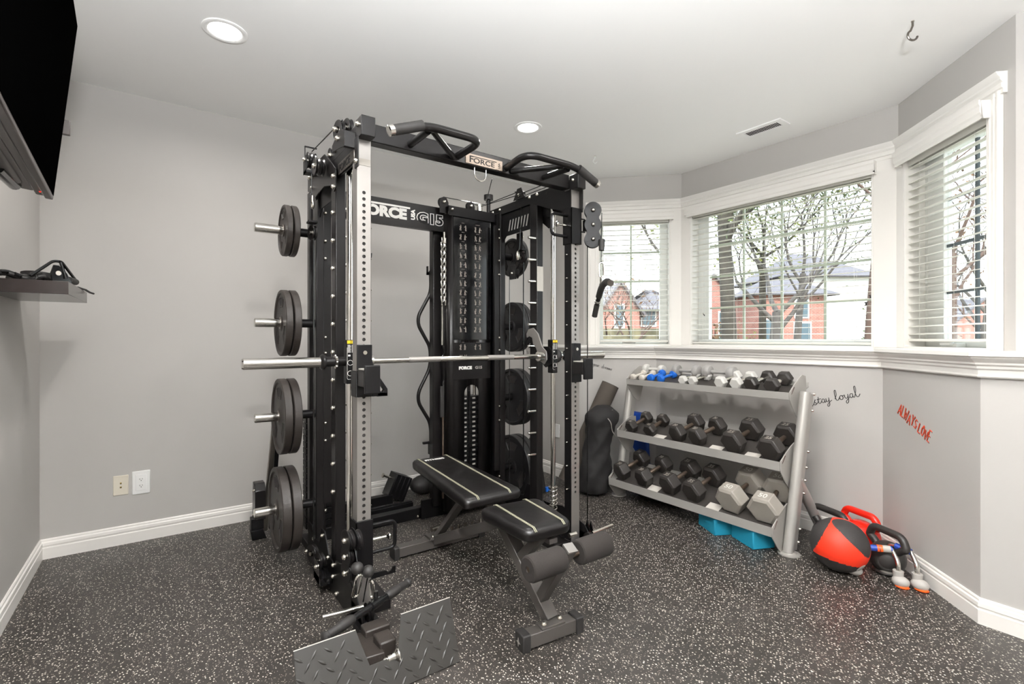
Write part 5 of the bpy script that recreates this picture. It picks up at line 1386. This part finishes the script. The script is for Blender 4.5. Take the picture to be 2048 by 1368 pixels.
b = MB(); b.lathe([(.052,-.024),(.058,-.022),(.058,.022),(.052,.024)],(-.45,2.95,Zs+.026),(.05,.1,1),28,close=True); b.build('strap_loop', M['rubber'], root)
b = MB(); b.slab([(-.372,3.06,Zs+.006),(-.330,3.06,Zs+.006),(-.312,3.20,Zs+.005),(-.330,3.20,Zs+.006)],.006); b.tube([(-.320,3.20,Zs+.006),(-.308,3.27,Zs-.002),(-.298,3.31,Zs-.004)],.005,8); b.build('strap_tail', M['rubber'], root)

# ================================================================= CEILING AND WALL FITTINGS
vt = thing('ceiling_vent', (3.45,1.78,H), 'white slatted air vent in the ceiling above the dumbbell rack', 'air vent')
b = MB(); 
for q in ((3.385,3.425,1.63,1.94),(3.507,3.53,1.63,1.94),(3.425,3.507,1.63,1.667),(3.425,3.507,1.903,1.94)): b.box(q[0],q[1],q[2],q[3],H-.008,H)
b.build('vent_frame', M['ceil'], vt)
b = MB(); b.box(3.425,3.507,1.667,1.903,H-.0015,H-.0005); b.build('vent_duct', M['darkslot'], vt)
b = MB()
for i in range(19):
    y = 1.672+i*.0125; mm = Matrix.Translation((3.466,y,H-.005)) @ Matrix.Rotation(R_(35),4,'X'); b.box(-.041,.041,-.0045,.0045,-.0006,.0006,mm)
b.build('vent_slats', M['ceil'], vt)
def hook(x, y, label, sc=1):
    root = thing('ceiling_hook', (x,y,H), label, 'ceiling hook', 'ceiling hooks')
    b = MB(); b.lathe([(0,0),(.007,0),(.007,-.003),(0,-.004)],(x,y,H),(0,0,1),14); b.build('screw_base', M['bolt'], root)
    rd = Vector((.81,-.58,0)); c = Vector((x,y,H-.050*sc))
    b = MB(); b.tube([(x,y,H),(x,y,H-.018*sc)]+[tuple(c+rd*(.017*sc*math.cos(a))+Vector((0,0,.017*sc*math.sin(a)))) for a in [R_(115)+R_(13)*i for i in range(19)]],.0035*sc,8); b.build('hook_wire', M['steeldk'] if sc >= 1 else M['vinyl'], root)
hook(2.864,.772,'large metal hook screwed into the ceiling in front of the nearest bay window',1.35)
hook(2.865,2.849,'small pale hook in the ceiling near the narrow bay window',.9)
def outlet(x0, x1, z0, z1, m, label, kind):
    root = thing('wall_outlet', ((x0+x1)/2,YB,(z0+z1)/2), label, 'wall outlet'); xc = (x0+x1)/2; zc = (z0+z1)/2
    b = MB(); b.box(x0,x1,YB-.006,YB,z0,z1); b.build('cover_plate', m, root, bevel=.003)
    if kind == 'duplex':
        b = MB(); b.box(x0+.018,x1-.018,YB-.0085,YB-.006,z0+.022,z1-.022); b.build('inner_frame', m, root, bevel=.0015)
        for s in (-1, 1):
            zc2 = zc+s*.0195
            b = MB(); b.prism([(xc+.0165*math.cos(a)*1.0, zc2+max(-.012,min(.012,.0165*math.sin(a)))) for a in [2*PI*i/24 for i in range(24)]], 'y', YB-.0105, YB-.0085); r_ = b.build('receptacle', m, root)
            b = MB(); b.box(xc-.0075,xc-.0055,YB-.0112,YB-.0105,zc2-.002,zc2+.006); b.box(xc+.0050,xc+.0070,YB-.0112,YB-.0105,zc2-.001,zc2+.006); b.cyl((xc,YB-.0105,zc2-.0075),(xc,YB-.0112,zc2-.0075),.0025,8); b.build('slots', M['darkslot'], r_)
    else:
        for s, w_ in ((1,.008),(-1,.009)):
            b = MB(); b.box(xc-w_/2,xc+w_/2,YB-.0068,YB-.006,zc+s*.012-.005,zc+s*.012+.005); j = b.build('jack', M['darkslot'], root)
            b = MB(); b.box(xc-.002,xc+.002,YB-.0078,YB-.0066,zc+s*.012,zc+s*.012+.004); b.build('contact', M['yellow'], j)
        for s in (-1,1):
            b = MB(); b.cyl((xc,YB-.006,zc+s*.042),(xc,YB-.0072,zc+s*.042),.003,10); b.build('screw', M['plateplastic'], root)
outlet(-.250,-.177,.298,.416,M['plateplastic'],'almond phone and cable jack plate low on the grey wall','jack')
outlet(-.160,-.071,.288,.430,M['whiteplastic'],'white duplex power outlet low on the grey wall beside the jack plate','duplex')
root = thing('wall_outlet', (2.9,3.36,.40), 'white outlet cover on the low wall seen past the right smith rod', 'wall outlet')
b = MB(); b.box(2.894,2.9,3.325,3.40,.35,.47); b.build('cover_plate', M['whiteplastic'], root, bevel=.002)

# ================================================================= WALL LETTERING
def stroke_text(name, strokes, origin, xd, yd, nrm2, sc, r, m, label, cat='wall lettering'):
    o_, xd, yd, nrm2 = Vector(origin), Vector(xd).normalized(), Vector(yd).normalized(), Vector(nrm2).normalized()
    b = MB()
    for s in strokes:
        # catmull-rom through the points
        Q = [Vector((p[0],p[1],0)) for p in s]; pts = []
        if len(Q) == 2: pts = Q
        else:
            E_ = [Q[0]*2-Q[1]]+Q+[Q[-1]*2-Q[-2]]
            for i in range(1, len(E_)-2):
                for t in (0,.25,.5,.75):
                    a, b1, c, d_ = E_[i-1],E_[i],E_[i+1],E_[i+2]
                    pts.append(.5*((2*b1)+(c-a)*t+(2*a-5*b1+4*c-d_)*t*t+(-a+3*b1-3*c+d_)*t**3))
            pts.append(Q[-1])
        b.tube([o_+xd*(p.x*sc)+yd*(p.y*sc)+nrm2*.0008 for p in pts], r, 5)
    o = b.build(name, m, loc=o_); tag(o, label, cat); return o
# "stay loyal", unit = x-height
SL = [
 [(-.5,-.3),(0,.2),(.45,.95),(.5,.9),(.25,.55),(.5,.2),(.45,-.1),(.1,-.15),(-.1,.05)],
 [(.5,.0),(1.0,.4),(1.3,1.5),(1.1,.5),(1.15,.05),(1.4,.0),(1.8,.45)], [(.85,.95),(1.75,1.0)],
 [(2.35,.75),(2.05,.85),(1.8,.4),(1.95,.0),(2.3,.25),(2.4,.8),(2.35,.2),(2.5,.0),(2.8,.5)],
 [(2.8,.85),(2.75,.3),(3.0,.05),(3.35,.5),(3.4,.9),(3.35,.2),(3.2,-.7),(2.8,-1.0),(2.75,-.6),(3.3,-.1),(3.9,.25)],
 [(4.6,.35),(5.1,1.2),(5.2,2.2),(4.95,2.1),(4.8,1.0),(4.85,.1),(5.15,.0),(5.6,.55)],
 [(6.0,.9),(5.65,.65),(5.65,.1),(6.05,.0),(6.3,.45),(6.05,.85),(6.25,.75),(6.7,.85)],
 [(6.7,.85),(6.65,.3),(6.95,.05),(7.3,.5),(7.35,.9),(7.3,.2),(7.1,-.7),(6.7,-1.0),(6.65,-.6),(7.2,-.1),(7.7,.3)],
 [(8.2,.8),(7.9,.85),(7.65,.4),(7.85,.0),(8.2,.3),(8.3,.85),(8.25,.2),(8.45,.0),(8.8,.6)],
 [(8.8,.6),(9.15,1.5),(9.2,2.3),(8.95,2.1),(8.85,1.0),(8.95,.1),(9.3,.0),(9.7,.5)]]
a_ = math.atan2(.115, .263)*.72
stroke_text('wall_lettering', SL, (3.4145,1.428,.818), (0,-math.cos(a_),math.sin(a_)), (0,math.sin(a_),math.cos(a_)), (-1,0,0), .0278, .0019, M['decalblack'], 'black handwritten lettering on the low wall right of the dumbbell rack')
YD = [
 [(0,1),(.15,.3),(.5,.2),(.7,.9),(.6,-.6),(.2,-.8)], [(1.2,.85),(.95,.4),(1.2,0),(1.5,.4),(1.2,.85)], [(1.7,.9),(1.75,.2),(2.1,.1),(2.25,.8),(2.3,.0)], [(2.6,.8),(2.65,0)],[(2.65,.5),(3.0,.8)],
 [(4.6,.7),(4.2,.6),(4.2,.05),(4.6,.2),(4.8,1.8),(4.7,.0)], [(5.1,.8),(5.15,0)],[(5.15,.5),(5.5,.8)], [(5.7,.4),(6.1,.6),(5.9,.85),(5.7,.3),(6.1,.05)], [(6.8,.75),(6.4,.6),(6.4,.05),(6.75,.3),(6.85,.8),(6.85,.0)],
 [(7.2,.8),(7.2,0),(7.4,.7),(7.6,.0),(7.8,.7),(8.0,.0)], [(8.6,.8),(8.3,.6),(8.6,.3),(8.2,.0)]]
d_ = Vector((.118,-.118,-.046)).normalized(); n2 = Vector((-1,-1,0)).normalized(); y2 = n2.cross(d_); y2 = y2 if y2.z > 0 else -y2
stroke_text('wall_lettering', YD, Vector((3.035,3.048,1.008)) if False else Vector((3.0340,3.0485,1.012)), d_, y2, n2, .0196, .0014, M['decalblack'], 'faint black handwritten lettering on the wall under the narrow bay window')
# ALWAYS LOVE, two-tone capitals running downhill
nl_ = Vector((-1,1,0)).normalized()
xd_ = (Vector((3.117,.757,.737))-Vector((3.307,.947,.848))).normalized(); yd_ = nl_.cross(xd_); yd_ = yd_ if yd_.z > 0 else -yd_
AL = {'A':[[(0,0),(.35,1),(.7,0)],[(.15,.35),(.58,.35)]],'L':[[(0,1),(0,0),(.5,0)]],'W':[[(0,1),(.18,0),(.4,.7),(.6,0),(.8,1)]],'Y':[[(0,1),(.3,.5),(.6,1)],[(.3,.5),(.3,0)]],'S':[[(.55,.9),(.2,1),(.05,.72),(.5,.35),(.4,.02),(0,.08)]],'O':[[(.3,1),(.02,.6),(.1,.1),(.45,.0),(.62,.5),(.3,1)]],'V':[[(0,1),(.3,0),(.6,1)]],'E':[[(.5,1),(0,1),(0,0),(.5,0)],[(0,.5),(.4,.5)]]}
strokes = []; x = 0; rr_ = random.Random(5)
for chx in 'ALWAYS LOVE':
    if chx == ' ': x += .28; continue
    oy = rr_.uniform(-.12,.12); hh = rr_.uniform(1.0,1.35)
    for s in AL[chx]: strokes.append([(x+p[0]*.78, p[1]*hh+oy) for p in s])
    x += .78*max(p[0] for s in AL[chx] for p in s)+.14
W_ = x; sc_ = .285/W_
def cap_text(name, r, m, dx, dz, o, label):
    b = MB(); O = Vector((3.318,.958,.835))+nl_*o
    for s in strokes: b.tube([O+xd_*((p[0])*sc_+dx)+yd_*((p[1])*.047+dz) for p in s], r, 6)
    return b.build(name, m, loc=(3.2,.85,.8)) if label else b
wl = thing('wall_lettering', (3.21,.85,.79), 'orange-red capital lettering running downhill on the wall above the kettlebells', 'wall lettering')
for nm_, r, m, dx, dz, o in (('letter_backing',.0042,M['decalbrown'],.0040,-.003,.0006),('letters',.0034,M['decalred'],0,0,.0030)):  # brown offset copy behind the red letters, second print colour
    b = MB(); O = Vector((3.318,.958,.828))+nl_*o
    for s in strokes: b.tube([O+xd_*((p[0])*sc_+dx)+yd_*((p[1])*.047+dz) for p in s], r, 6)
    b.build(nm_, m, wl)

# ================================================================= GEAR BEHIND THE MACHINE
root = thing('lever_arm', (.50,3.42,0), 'black lever arm attachment with a steel tube standing behind the left weight plates', 'gym attachment')
b = MB(); b.beam((.515,3.42,.03),(.575,3.42,.70),.03,.03,(0,1,0)); b.build('steel_tube', M['steeldk'], root, bevel=.003)
b = MB(); b.beam((.555,3.44,.03),(.600,3.44,.66),.025,.035,(0,1,0)); b.build('black_tube', M['black'], root, bevel=.003)
b = MB(); b.prism([(3.36,.12),(3.36,.30),(3.40,.34),(3.46,.34),(3.48,.12)], 'x', .455, .515); b.build('paddle', M['black2'], root, bevel=.004)
b = MB(); b.prism([(.43,.06),(.50,.06),(.52,.0),(.44,.0)], 'y', 3.36, 3.42); b.box(.435,.505,3.37,3.43,.06,.13); b.build('hook_end', M['black'], root, bevel=.002)
for z in (.15,.30): bolt((.455,3.39,z),(-1,0,0),.010,root)
root = thing('spotter_arm', (1.25,3.36,0), 'pair-end black channel arm lying on the floor behind the rear beam', 'gym attachment', 'spare arms on the floor behind the machine')
b = MB(); b.box(.90,1.46,3.27,3.33,0,.065); b.box(.90,1.46,3.285,3.315,.065,.072); b.build('arm_channel', M['black'], root, bevel=.004)
for x in (1.15,1.27,1.38): b = MB(); b.cyl((x,3.30,.072),(x,3.30,.0735),.009,12); b.build('arm_hole', M['darkslot'], root)
root = thing('spotter_arm', (1.20,3.52,0), 'black channel arm lying closest to the grey wall behind the machine', 'gym attachment', 'spare arms on the floor behind the machine')
b = MB(); b.box(.90,1.40,3.50,3.56,0,.07); b.build('arm_channel', M['black'], root, bevel=.004)
for x in (1.05,1.20,1.33): b = MB(); b.cyl((x,3.53,.07),(x,3.53,.0715),.009,12); b.build('arm_hole', M['darkslot'], root)
root = thing('mount_block', (1.45,3.58,0), 'tilted ribbed black mounting block with a steel pin behind the machine', 'gym attachment')
mm = Matrix.Translation((1.455,3.57,.095)) @ Matrix.Rotation(R_(24),4,'Y'); b = MB(mm)
b.box(-.07,.07,-.06,.06,-.075,.105)
for i in range(4): b.box(-.066+i*.036,-.056+i*.036,-.068,-.06,-.07,.10)
b.build('block_body', M['black'], root, bevel=.004)
b = MB(mm); b.cyl((-.07,0,.06),(-.14,0,.06),.010,14); b.lathe([(0,0),(.018,0),(.018,.008),(0,.010)],(-.14,0,.06),(-1,0,0),14); b.build('steel_pin', M['bolt'], root)
root = thing('rubber_pad', (1.68,3.60,0), 'rounded black rubber pad on the floor behind the weight tower', 'gym attachment')
b = MB(); b.sphere((1.70,3.60,.075),.075,22,(1.6,1.1,1.0)); b.build('pad_body', M['rubber'], root)
# ================================================================= OUTSIDE
M['grass'] = mat('lawn', srgb(104,100,66), .9, var=.3, vscale=2)
M['brick'] = None
def brick_mat():
    m = bpy.data.materials.new('pink_brick'); m.use_nodes = True; nt = m.node_tree; b = nt.nodes['Principled BSDF']
    tc = nt.nodes.new('ShaderNodeTexCoord'); br = nt.nodes.new('ShaderNodeTexBrick'); mp = nt.nodes.new('ShaderNodeMapping')
    mp.inputs['Rotation'].default_value = (R_(90),0,0)
    nt.links.new(tc.outputs['Object'], mp.inputs[0]); nt.links.new(mp.outputs[0], br.inputs['Vector'])
    br.inputs['Scale'].default_value = 3; br.inputs['Color1'].default_value = srgb(150,98,86); br.inputs['Color2'].default_value = srgb(132,84,74); br.inputs['Mortar'].default_value = srgb(160,140,130)
    nt.links.new(br.outputs['Color'], b.inputs['Base Color']); b.inputs['Roughness'].default_value = .9; return m
M['brick'] = brick_mat()
M['roof'] = mat('grey_shingle', srgb(98,94,98), .9, var=.2, vscale=6)
M['siding'] = mat('white_siding', srgb(205,203,198), .8)
M['houseglass'] = mat('house_glass', srgb(70,86,94), .2)
M['bark'] = mat('bark', srgb(62,56,48), .9, bump=.5, bscale=20, var=.4, vscale=6)
M['bark2'] = mat('bark_grey', srgb(92,86,82), .9, var=.3, vscale=8)
M['twig'] = mat('twig_brown', srgb(84,66,58), .9)
M['leaf'] = mat('evergreen', srgb(74,88,40), .8, var=.5, vscale=3)
M['leaf2'] = mat('yellow_green', srgb(112,116,50), .8, var=.4, vscale=3)
M['dry'] = mat('dry_leaves', srgb(112,82,52), .9, var=.4, vscale=5)
M['stone'] = mat('stone_wall', srgb(130,122,94), .9, var=.5, vscale=4)
M['hedge'] = mat('dark_hedge', srgb(60,54,38), .9, var=.5, vscale=5)
a_ = R_(35.5); FW = Vector((math.sin(a_), math.cos(a_), 0)); RT = Vector((math.cos(a_), -math.sin(a_), 0))
def atd(px, py, D): return FW*D + RT*((px-1024)/975*D) + Vector((0,0,1.24+(678-py)/975*D))
b = MB(); b.poly([(4.3,-40,.55),(70,-40,-.1),(70,60,-.1),(4.3,60,.55)]); b.poly([(4.3,60,.55),(70,60,-.1),(70,70,-.2),(-60,70,-.2),(-60,4.3,.55),(4.3,4.3,.55)][:6]) if False else None
g = b.build('lawn', M['grass'], loc=(10,10,0)); struct(g)
def house(px, D, w, d, zb, zw, zr, yaw, m, label, gable=True, wins=(), roof_m=None):
    """box house with pitched roof; local x runs along the facade"""
    c = atd(px, 678, D); c.z = 0
    root = thing('house', (c.x,c.y,zb), label, 'house')
    mm = Matrix.Translation((c.x,c.y,0)) @ Matrix.Rotation(-a_+yaw,4,'Z')
    b = MB(mm); b.box(-w/2,w/2,0,d,zb,zw)
    if gable: b.prism([(-w/2,zw),(w/2,zw),(0,zr)],'y',0,d)
    b.build('walls', m, root)
    b = MB(mm)
    if gable:
        o = .35
        b.slab([(-w/2-o,-o,zw-o*(zr-zw)/(w/2)),(0,-o,zr+.08),(0,d+o,zr+.08),(-w/2-o,d+o,zw-o*(zr-zw)/(w/2))],.14); b.slab([(w/2+o,-o,zw-o*(zr-zw)/(w/2)),(0,-o,zr+.08),(0,d+o,zr+.08),(w/2+o,d+o,zw-o*(zr-zw)/(w/2))],.14)
    else:
        o = .5; r = d/2
        b.slab([(-w/2-o,-o,zw),(w/2+o,-o,zw),(w/2-r*.7,d/2,zr),(-w/2+r*.7,d/2,zr)],.1); b.slab([(-w/2-o,d+o,zw),(w/2+o,d+o,zw),(w/2-r*.7,d/2,zr),(-w/2+r*.7,d/2,zr)],.1)
        b.slab([(-w/2-o,-o,zw),(-w/2-o,d+o,zw),(-w/2+r*.7,d/2,zr)],.1); b.slab([(w/2+o,-o,zw),(w/2+o,d+o,zw),(w/2-r*.7,d/2,zr)],.1)
    b.build('roof', roof_m or M['roof'], root)
    for (x, z, ww, hh) in wins:
        b = MB(mm); b.box(x-ww/2-.1,x+ww/2+.1,-.06,.0,z-.1,z+hh+.1); fr_ = b.build('window', M['siding'], root)
        b = MB(mm); b.box(x-ww/2,x+ww/2,-.08,-.05,z,z+hh); b.build('pane', M['houseglass'], fr_)
    return root
# big pink house with grey roof seen through the centre window, white sunlit flank at its right
house(1585,30,4.2,3.0,0,3.95,5.0,0,M['brick'],'pink brick house wing with grey roof seen through the centre bay window',False,((.55,2.6,.7,1.0),(.6,.9,.9,1.3),(-1.2,.9,1.0,1.5)))
house(1655,35,6.2,7,0,5.7,7.9,0,M['siding'],'big white-walled house with grey hip roof behind the pink brick wing',False)
house(1240,30,2.4,5,0,3.1,4.7,0,M['brick'],'pink brick gable seen through the narrow bay window',True,((-.05,2.0,.45,1.3),))
house(1325,31,3.6,6,0,3.0,4.6,0,M['brick'],'pink brick wing with grey roof beside the far gable',False,((-.9,2.1,.8,1.1),))
house(1425,36,5.0,6,0,3.4,5.9,0,M['brick'],'distant pink brick house behind the thick tree trunk',True,((-1.2,1.0,.8,1.2),(.8,1.2,.6,2.0)))
house(1965,40,5,8,0,2.6,4.5,0,M['brick'],'distant brick house low behind the branches of the nearest bay window',True)
# stone retaining walls
root = thing('garden_wall', (atd(1265,678,13).x,atd(1265,678,13).y,.5), 'two-step pale stone garden wall outside the narrow bay window', 'garden wall')
for D, y0, y1 in ((12,657,666),(11,671,690)):
    b = MB(); p = atd(1090,678,D); q = atd(1420,678,D*1.02); z1 = 1.24+(678-y0)/975*D; z0 = 1.24+(678-y1)/975*D
    b.slab([(p.x,p.y,z0-.4),(q.x,q.y,z0-.4),(q.x,q.y,z1),(p.x,p.y,z1)],.3); b.build('wall_course', M['stone'], root, bevel=.03)
b = MB(); p = atd(1090,678,12.6); q = atd(1420,678,12.8); b.slab([(p.x,p.y,.5),(q.x,q.y,.5),(q.x,q.y,1.50),(p.x,p.y,1.50)],.3); b.build('dark_back', M['hedge'], root)
rt_ = random.Random(11)
def grow(b, p, d, L, r, depth, spread, rr_, tips, up_=.15):
    n = 4; pts = [Vector(p)]; dd = Vector(d).normalized()
    for i in range(n):
        dd = (dd + Vector((rr_.uniform(-1,1),rr_.uniform(-1,1),rr_.uniform(-.6,1)))*.16 + Vector((0,0,up_))*.3).normalized(); pts.append(pts[-1]+dd*L/n)
    r1 = r*.62; b.tube(pts, r, 6 if r < .05 else 10, rr=[r+(r1-r)*i/n for i in range(n+1)])
    if depth == 0: tips.append(pts[-1]); return
    k = rr_.choice((2,3,3))
    for i in range(k):
        nd = (dd + Vector((rr_.uniform(-1,1),rr_.uniform(-1,1),rr_.uniform(-.5,.8)))*spread).normalized()
        grow(b, pts[-1] if i else pts[-2], nd, L*rr_.uniform(.6,.85), r1*.8, depth-1, spread, rr_, tips, up_)
    tips.append(pts[2])
def foliage(parent, name, m, cs, R, n, size, rr_):
    b = MB()
    for i in range(n):
        c = rr_.choice(cs); p = Vector(c)+Vector((rr_.gauss(0,R),rr_.gauss(0,R),rr_.gauss(0,R*.7)))
        u = Vector((rr_.uniform(-1,1),rr_.uniform(-1,1),rr_.uniform(-1,1))).normalized(); v = u.orthogonal().normalized(); s_ = size*rr_.uniform(.5,1.4)
        b.poly([p-u*s_, p+v*s_*.5, p+u*s_, p-v*s_*.5])
    return b.build(name, m, parent)
def tree(px, D, H0, r, label, depth, spread, lean=(0,0), foliage_=None, seed=1, m=None, py=700, L0=None):
    rr_ = random.Random(seed); c = atd(px, 678, D); c.z = .45
    root = thing('tree', c, label, 'tree', 'trees in the yard')
    b = MB(); tips = []
    top = c + Vector((0,0,H0)) + RT*lean[0] + FW*lean[1]
    b.tube([c, c+(top-c)*.5+RT*lean[0]*-.06, top], r, 12, rr=[r*1.1, r, r*.82])
    for i in range(4):
        grow(b, c+(top-c)*rr_.uniform(.55,1.0) if i else top, Vector((rr_.uniform(-1,1),rr_.uniform(-1,1),.8)), L0 or H0*.45, r*.5, depth, spread, rr_, tips)
    b.build('trunk', m or M['bark'], root, smooth=60)
    if foliage_:
        mt_, n, R, sz = foliage_; foliage(root, 'foliage', mt_, tips, R, n, sz, rr_)
    return root
tree(1462,9,3.2,.125,'thick dark tree trunk left of centre in the wide window, greenery around its crown',2,.8,(-.15,0),(M['leaf'],2600,.34,.055),2,None,L0=1.2)
tree(1545,11,1.4,.11,'multi-stemmed bare tree in the middle of the wide window',3,.75,(.1,0),None,5,M['bark2'],L0=1.3)
tree(1590,12,2.4,.08,'bare tree with fine branches right of the middle of the wide window',3,.8,(.2,0),(M['leaf'],1500,.35,.045),9,M['bark2'],L0=1.4)
tree(1730,10,3.6,.06,'bare tree whose thin branches cross the upper right of the wide window',3,.8,(.3,0),None,14,M['twig'],L0=1.5)
tree(1525,13,3.0,.09,'leafy green tree behind the bare stems of the wide window',2,.8,(0,0),(M['leaf2'],4200,.5,.06),21,None,L0=1.3)
tree(1335,9.5,3.4,.07,'evergreen whose green boughs fill the upper right of the narrow window',2,.7,(0,0),(M['leaf2'],900,.25,.06),23,None,L0=.9)
tree(1262,11,.8,.05,'low bare shrub-like tree before the pink gable',3,.95,(0,0),(M['dry'],150,.2,.05),31,M['twig'],L0=.8)
tree(1215,12,.9,.04,'twiggy bare bush left of the narrow window mullion',3,1.0,(0,0),None,37,M['twig'],L0=.7)
tree(1905,8,2.2,.06,'tangled bare tree seen through the nearest bay window',4,.9,(0,0),None,41,M['twig'],L0=1.1)
tree(1960,9,1.6,.07,'second bare tree at the right of the nearest bay window with dry leaves',4,.9,(.2,0),(M['dry'],350,.4,.045),43,M['bark2'],L0=1.0)
tree(1990,14,1.0,.08,'leafless shrub far off low in the nearest bay window',3,.9,(0,0),(M['dry'],300,.5,.07),47,M['twig'],L0=1.4)
for px, D, w_, h_, m_, lb in ((1430,10,.9,.9,M['dry'],'rusty dry-leaved bush under the thick trunk'),(1475,13,.8,.8,M['leaf2'],'yellow-green bush right of the thick trunk foot'),(1765,14,.8,1.6,M['leaf'],'dark green shrub at the right edge of the wide window'),(1225,13.5,1.5,.55,M['hedge'],'dark low hedge behind the stone wall'),(1305,13.5,.5,.5,M['leaf2'],'small olive bush on the stone wall')):
    c = atd(px,678,D); c.z = .5; root = thing('bush', c, lb, 'bush'); rr_ = random.Random(px)
    cs = [c+RT*rr_.uniform(-w_,w_)*.6+Vector((0,0,rr_.uniform(.1,h_+.3))) for _ in range(14)]
    b = MB()
    for q in cs[:8]: b.tube([c, c+(q-c)*.5+Vector((0,0,.05)), q], .012, 5)
    b.build('stems', M['twig'], root); foliage(root,'foliage',m_,cs,.16,420,.05,rr_)
# ================================================================= CAMERA, LIGHT, WORLD
cam = bpy.data.cameras.new('camera'); co = bpy.data.objects.new('camera', cam); C.objects.link(co)
co.location = (0, 0, 1.24); co.rotation_euler = (R_(90), 0, R_(-35.5))
cam.sensor_width = 36; cam.lens = 975/2048*36; cam.shift_y = -6/2048; cam.clip_start = .05; cam.clip_end = 300
sc = bpy.context.scene; sc.camera = co
sc.view_settings.view_transform = 'Standard'; sc.view_settings.look = 'None'; sc.view_settings.gamma = 1
sc.view_settings.exposure = .2
w = bpy.data.worlds.new('sky'); sc.world = w; w.use_nodes = True; nt = w.node_tree
bg = nt.nodes['Background']; bg.inputs['Strength'].default_value = 1.0
tc = nt.nodes.new('ShaderNodeTexCoord'); sp = nt.nodes.new('ShaderNodeSeparateXYZ'); nt.links.new(tc.outputs['Generated'], sp.inputs[0])
cr = nt.nodes.new('ShaderNodeValToRGB'); e = cr.color_ramp.elements
e[0].position = .0; e[0].color = (4.0,4.3,4.6,1); e[1].position = .6; e[1].color = (3.2,3.9,5.0,1)
nt.links.new(sp.outputs['Z'], cr.inputs[0])
nz = nt.nodes.new('ShaderNodeTexNoise'); nz.inputs['Scale'].default_value = 3; nt.links.new(tc.outputs['Generated'], nz.inputs['Vector'])
mx = nt.nodes.new('ShaderNodeMixRGB'); mx.inputs['Color2'].default_value = (4.4,4.6,4.8,1)
nt.links.new(nz.outputs['Fac'], mx.inputs['Fac']); nt.links.new(cr.outputs[0], mx.inputs['Color1']); nt.links.new(mx.outputs[0], bg.inputs['Color'])
sun = bpy.data.lights.new('sun', 'SUN'); so = bpy.data.objects.new('sun', sun); C.objects.link(so)
sun.energy = 5.0; sun.angle = R_(3); sun.color = (1,.95,.87)
so.rotation_euler = Vector((.70,.66,-.62)).to_track_quat('-Z','Y').to_euler()

# floor lamp added unseen behind the viewer to brighten the ceiling
def fill_uplight(x, y, label, pw=1):
    root = thing('added_fill_lamp', (x,y,0), label, 'added fill lamp')
    b = MB(); b.lathe([(0,0),(.14,0),(.14,.012),(.03,.03),(0,.03)], (x,y,0), (0,0,1), 32); b.build('base', M['black'], root)
    b = MB(); b.cyl((x,y,.03),(x,y,1.70),.012,14); b.build('pole', M['black'], root)
    b = MB(); b.lathe([(.015,1.68),(.10,1.72),(.16,1.79),(.156,1.79),(.095,1.728),(.0,1.70)], (x,y,0), (0,0,1), 32); b.build('lamp_shade', M['steeldk'], root)
    b = MB(); b.sphere((x,y,1.755),.03,14); b.build('bulb', emis('fill_bulb_glow', (1,.97,.93,1), 6), root)
    l = bpy.data.lights.new('ceiling_fill', 'AREA'); l.shape = 'DISK'; l.size = .28; l.energy = FILL_POWER*pw; l.color = (.95,.975,1); l.spread = R_(170)
    lo = bpy.data.objects.new('ceiling_fill_lamp', l); C.objects.link(lo); lo.location = (0,0,1.80); lo.rotation_euler = (PI,0,0); lo.parent = root
FILL_POWER = 110  # strength of the added lamp that fills the ceiling
fill_uplight(.05,-.30,'black uplight floor lamp added unseen behind the viewer as ceiling fill', 3.1)

# recessed ceiling lights
M['lens'] = emis('light_lens', (1,.97,.92,1), 9)
def can_light(x, y, label, energy):
    root = thing('recessed_light', (x, y, H), label, 'ceiling light')
    b = MB(); b.lathe([(.098,0),(.098,-.004),(.092,-.006),(.078,-.006),(.072,-.003),(.072,0)], (x,y,H), (0,0,1), 40); b.build('trim_ring', M['ceil'], root)
    b = MB(); b.lathe([(.0,-.0025),(.072,-.0025)], (x,y,H), (0,0,1), 40); b.build('lens', M['lens'], root)
    l = bpy.data.lights.new('can', 'AREA'); l.shape = 'DISK'; l.size = .13; l.energy = energy; l.color = (1,.965,.925); l.spread = R_(165)
    lo = bpy.data.objects.new('can_lamp', l); C.objects.link(lo); lo.location = (0,0,-.012); lo.parent = root
    return root
EN = 12
can_light(.24, 2.735, 'recessed ceiling light nearest the television', EN)
can_light(2.093, 2.74, 'recessed ceiling light above the gym machine', EN)
for x, y, t in ((.24,.9,'added unseen recessed fill light directly behind the viewer, left one'),(2.093,.9,'added unseen recessed fill light in front of the bay windows'),(.24,-.95,'added unseen recessed fill light at the left of the far room end'),(2.093,-.95,'added unseen recessed fill light at the right of the far room end')):  # extra cans added out of view to brighten the room
    can_light(x, y, t, EN*(2.6 if x < 1 and y > 0 else 1.3))
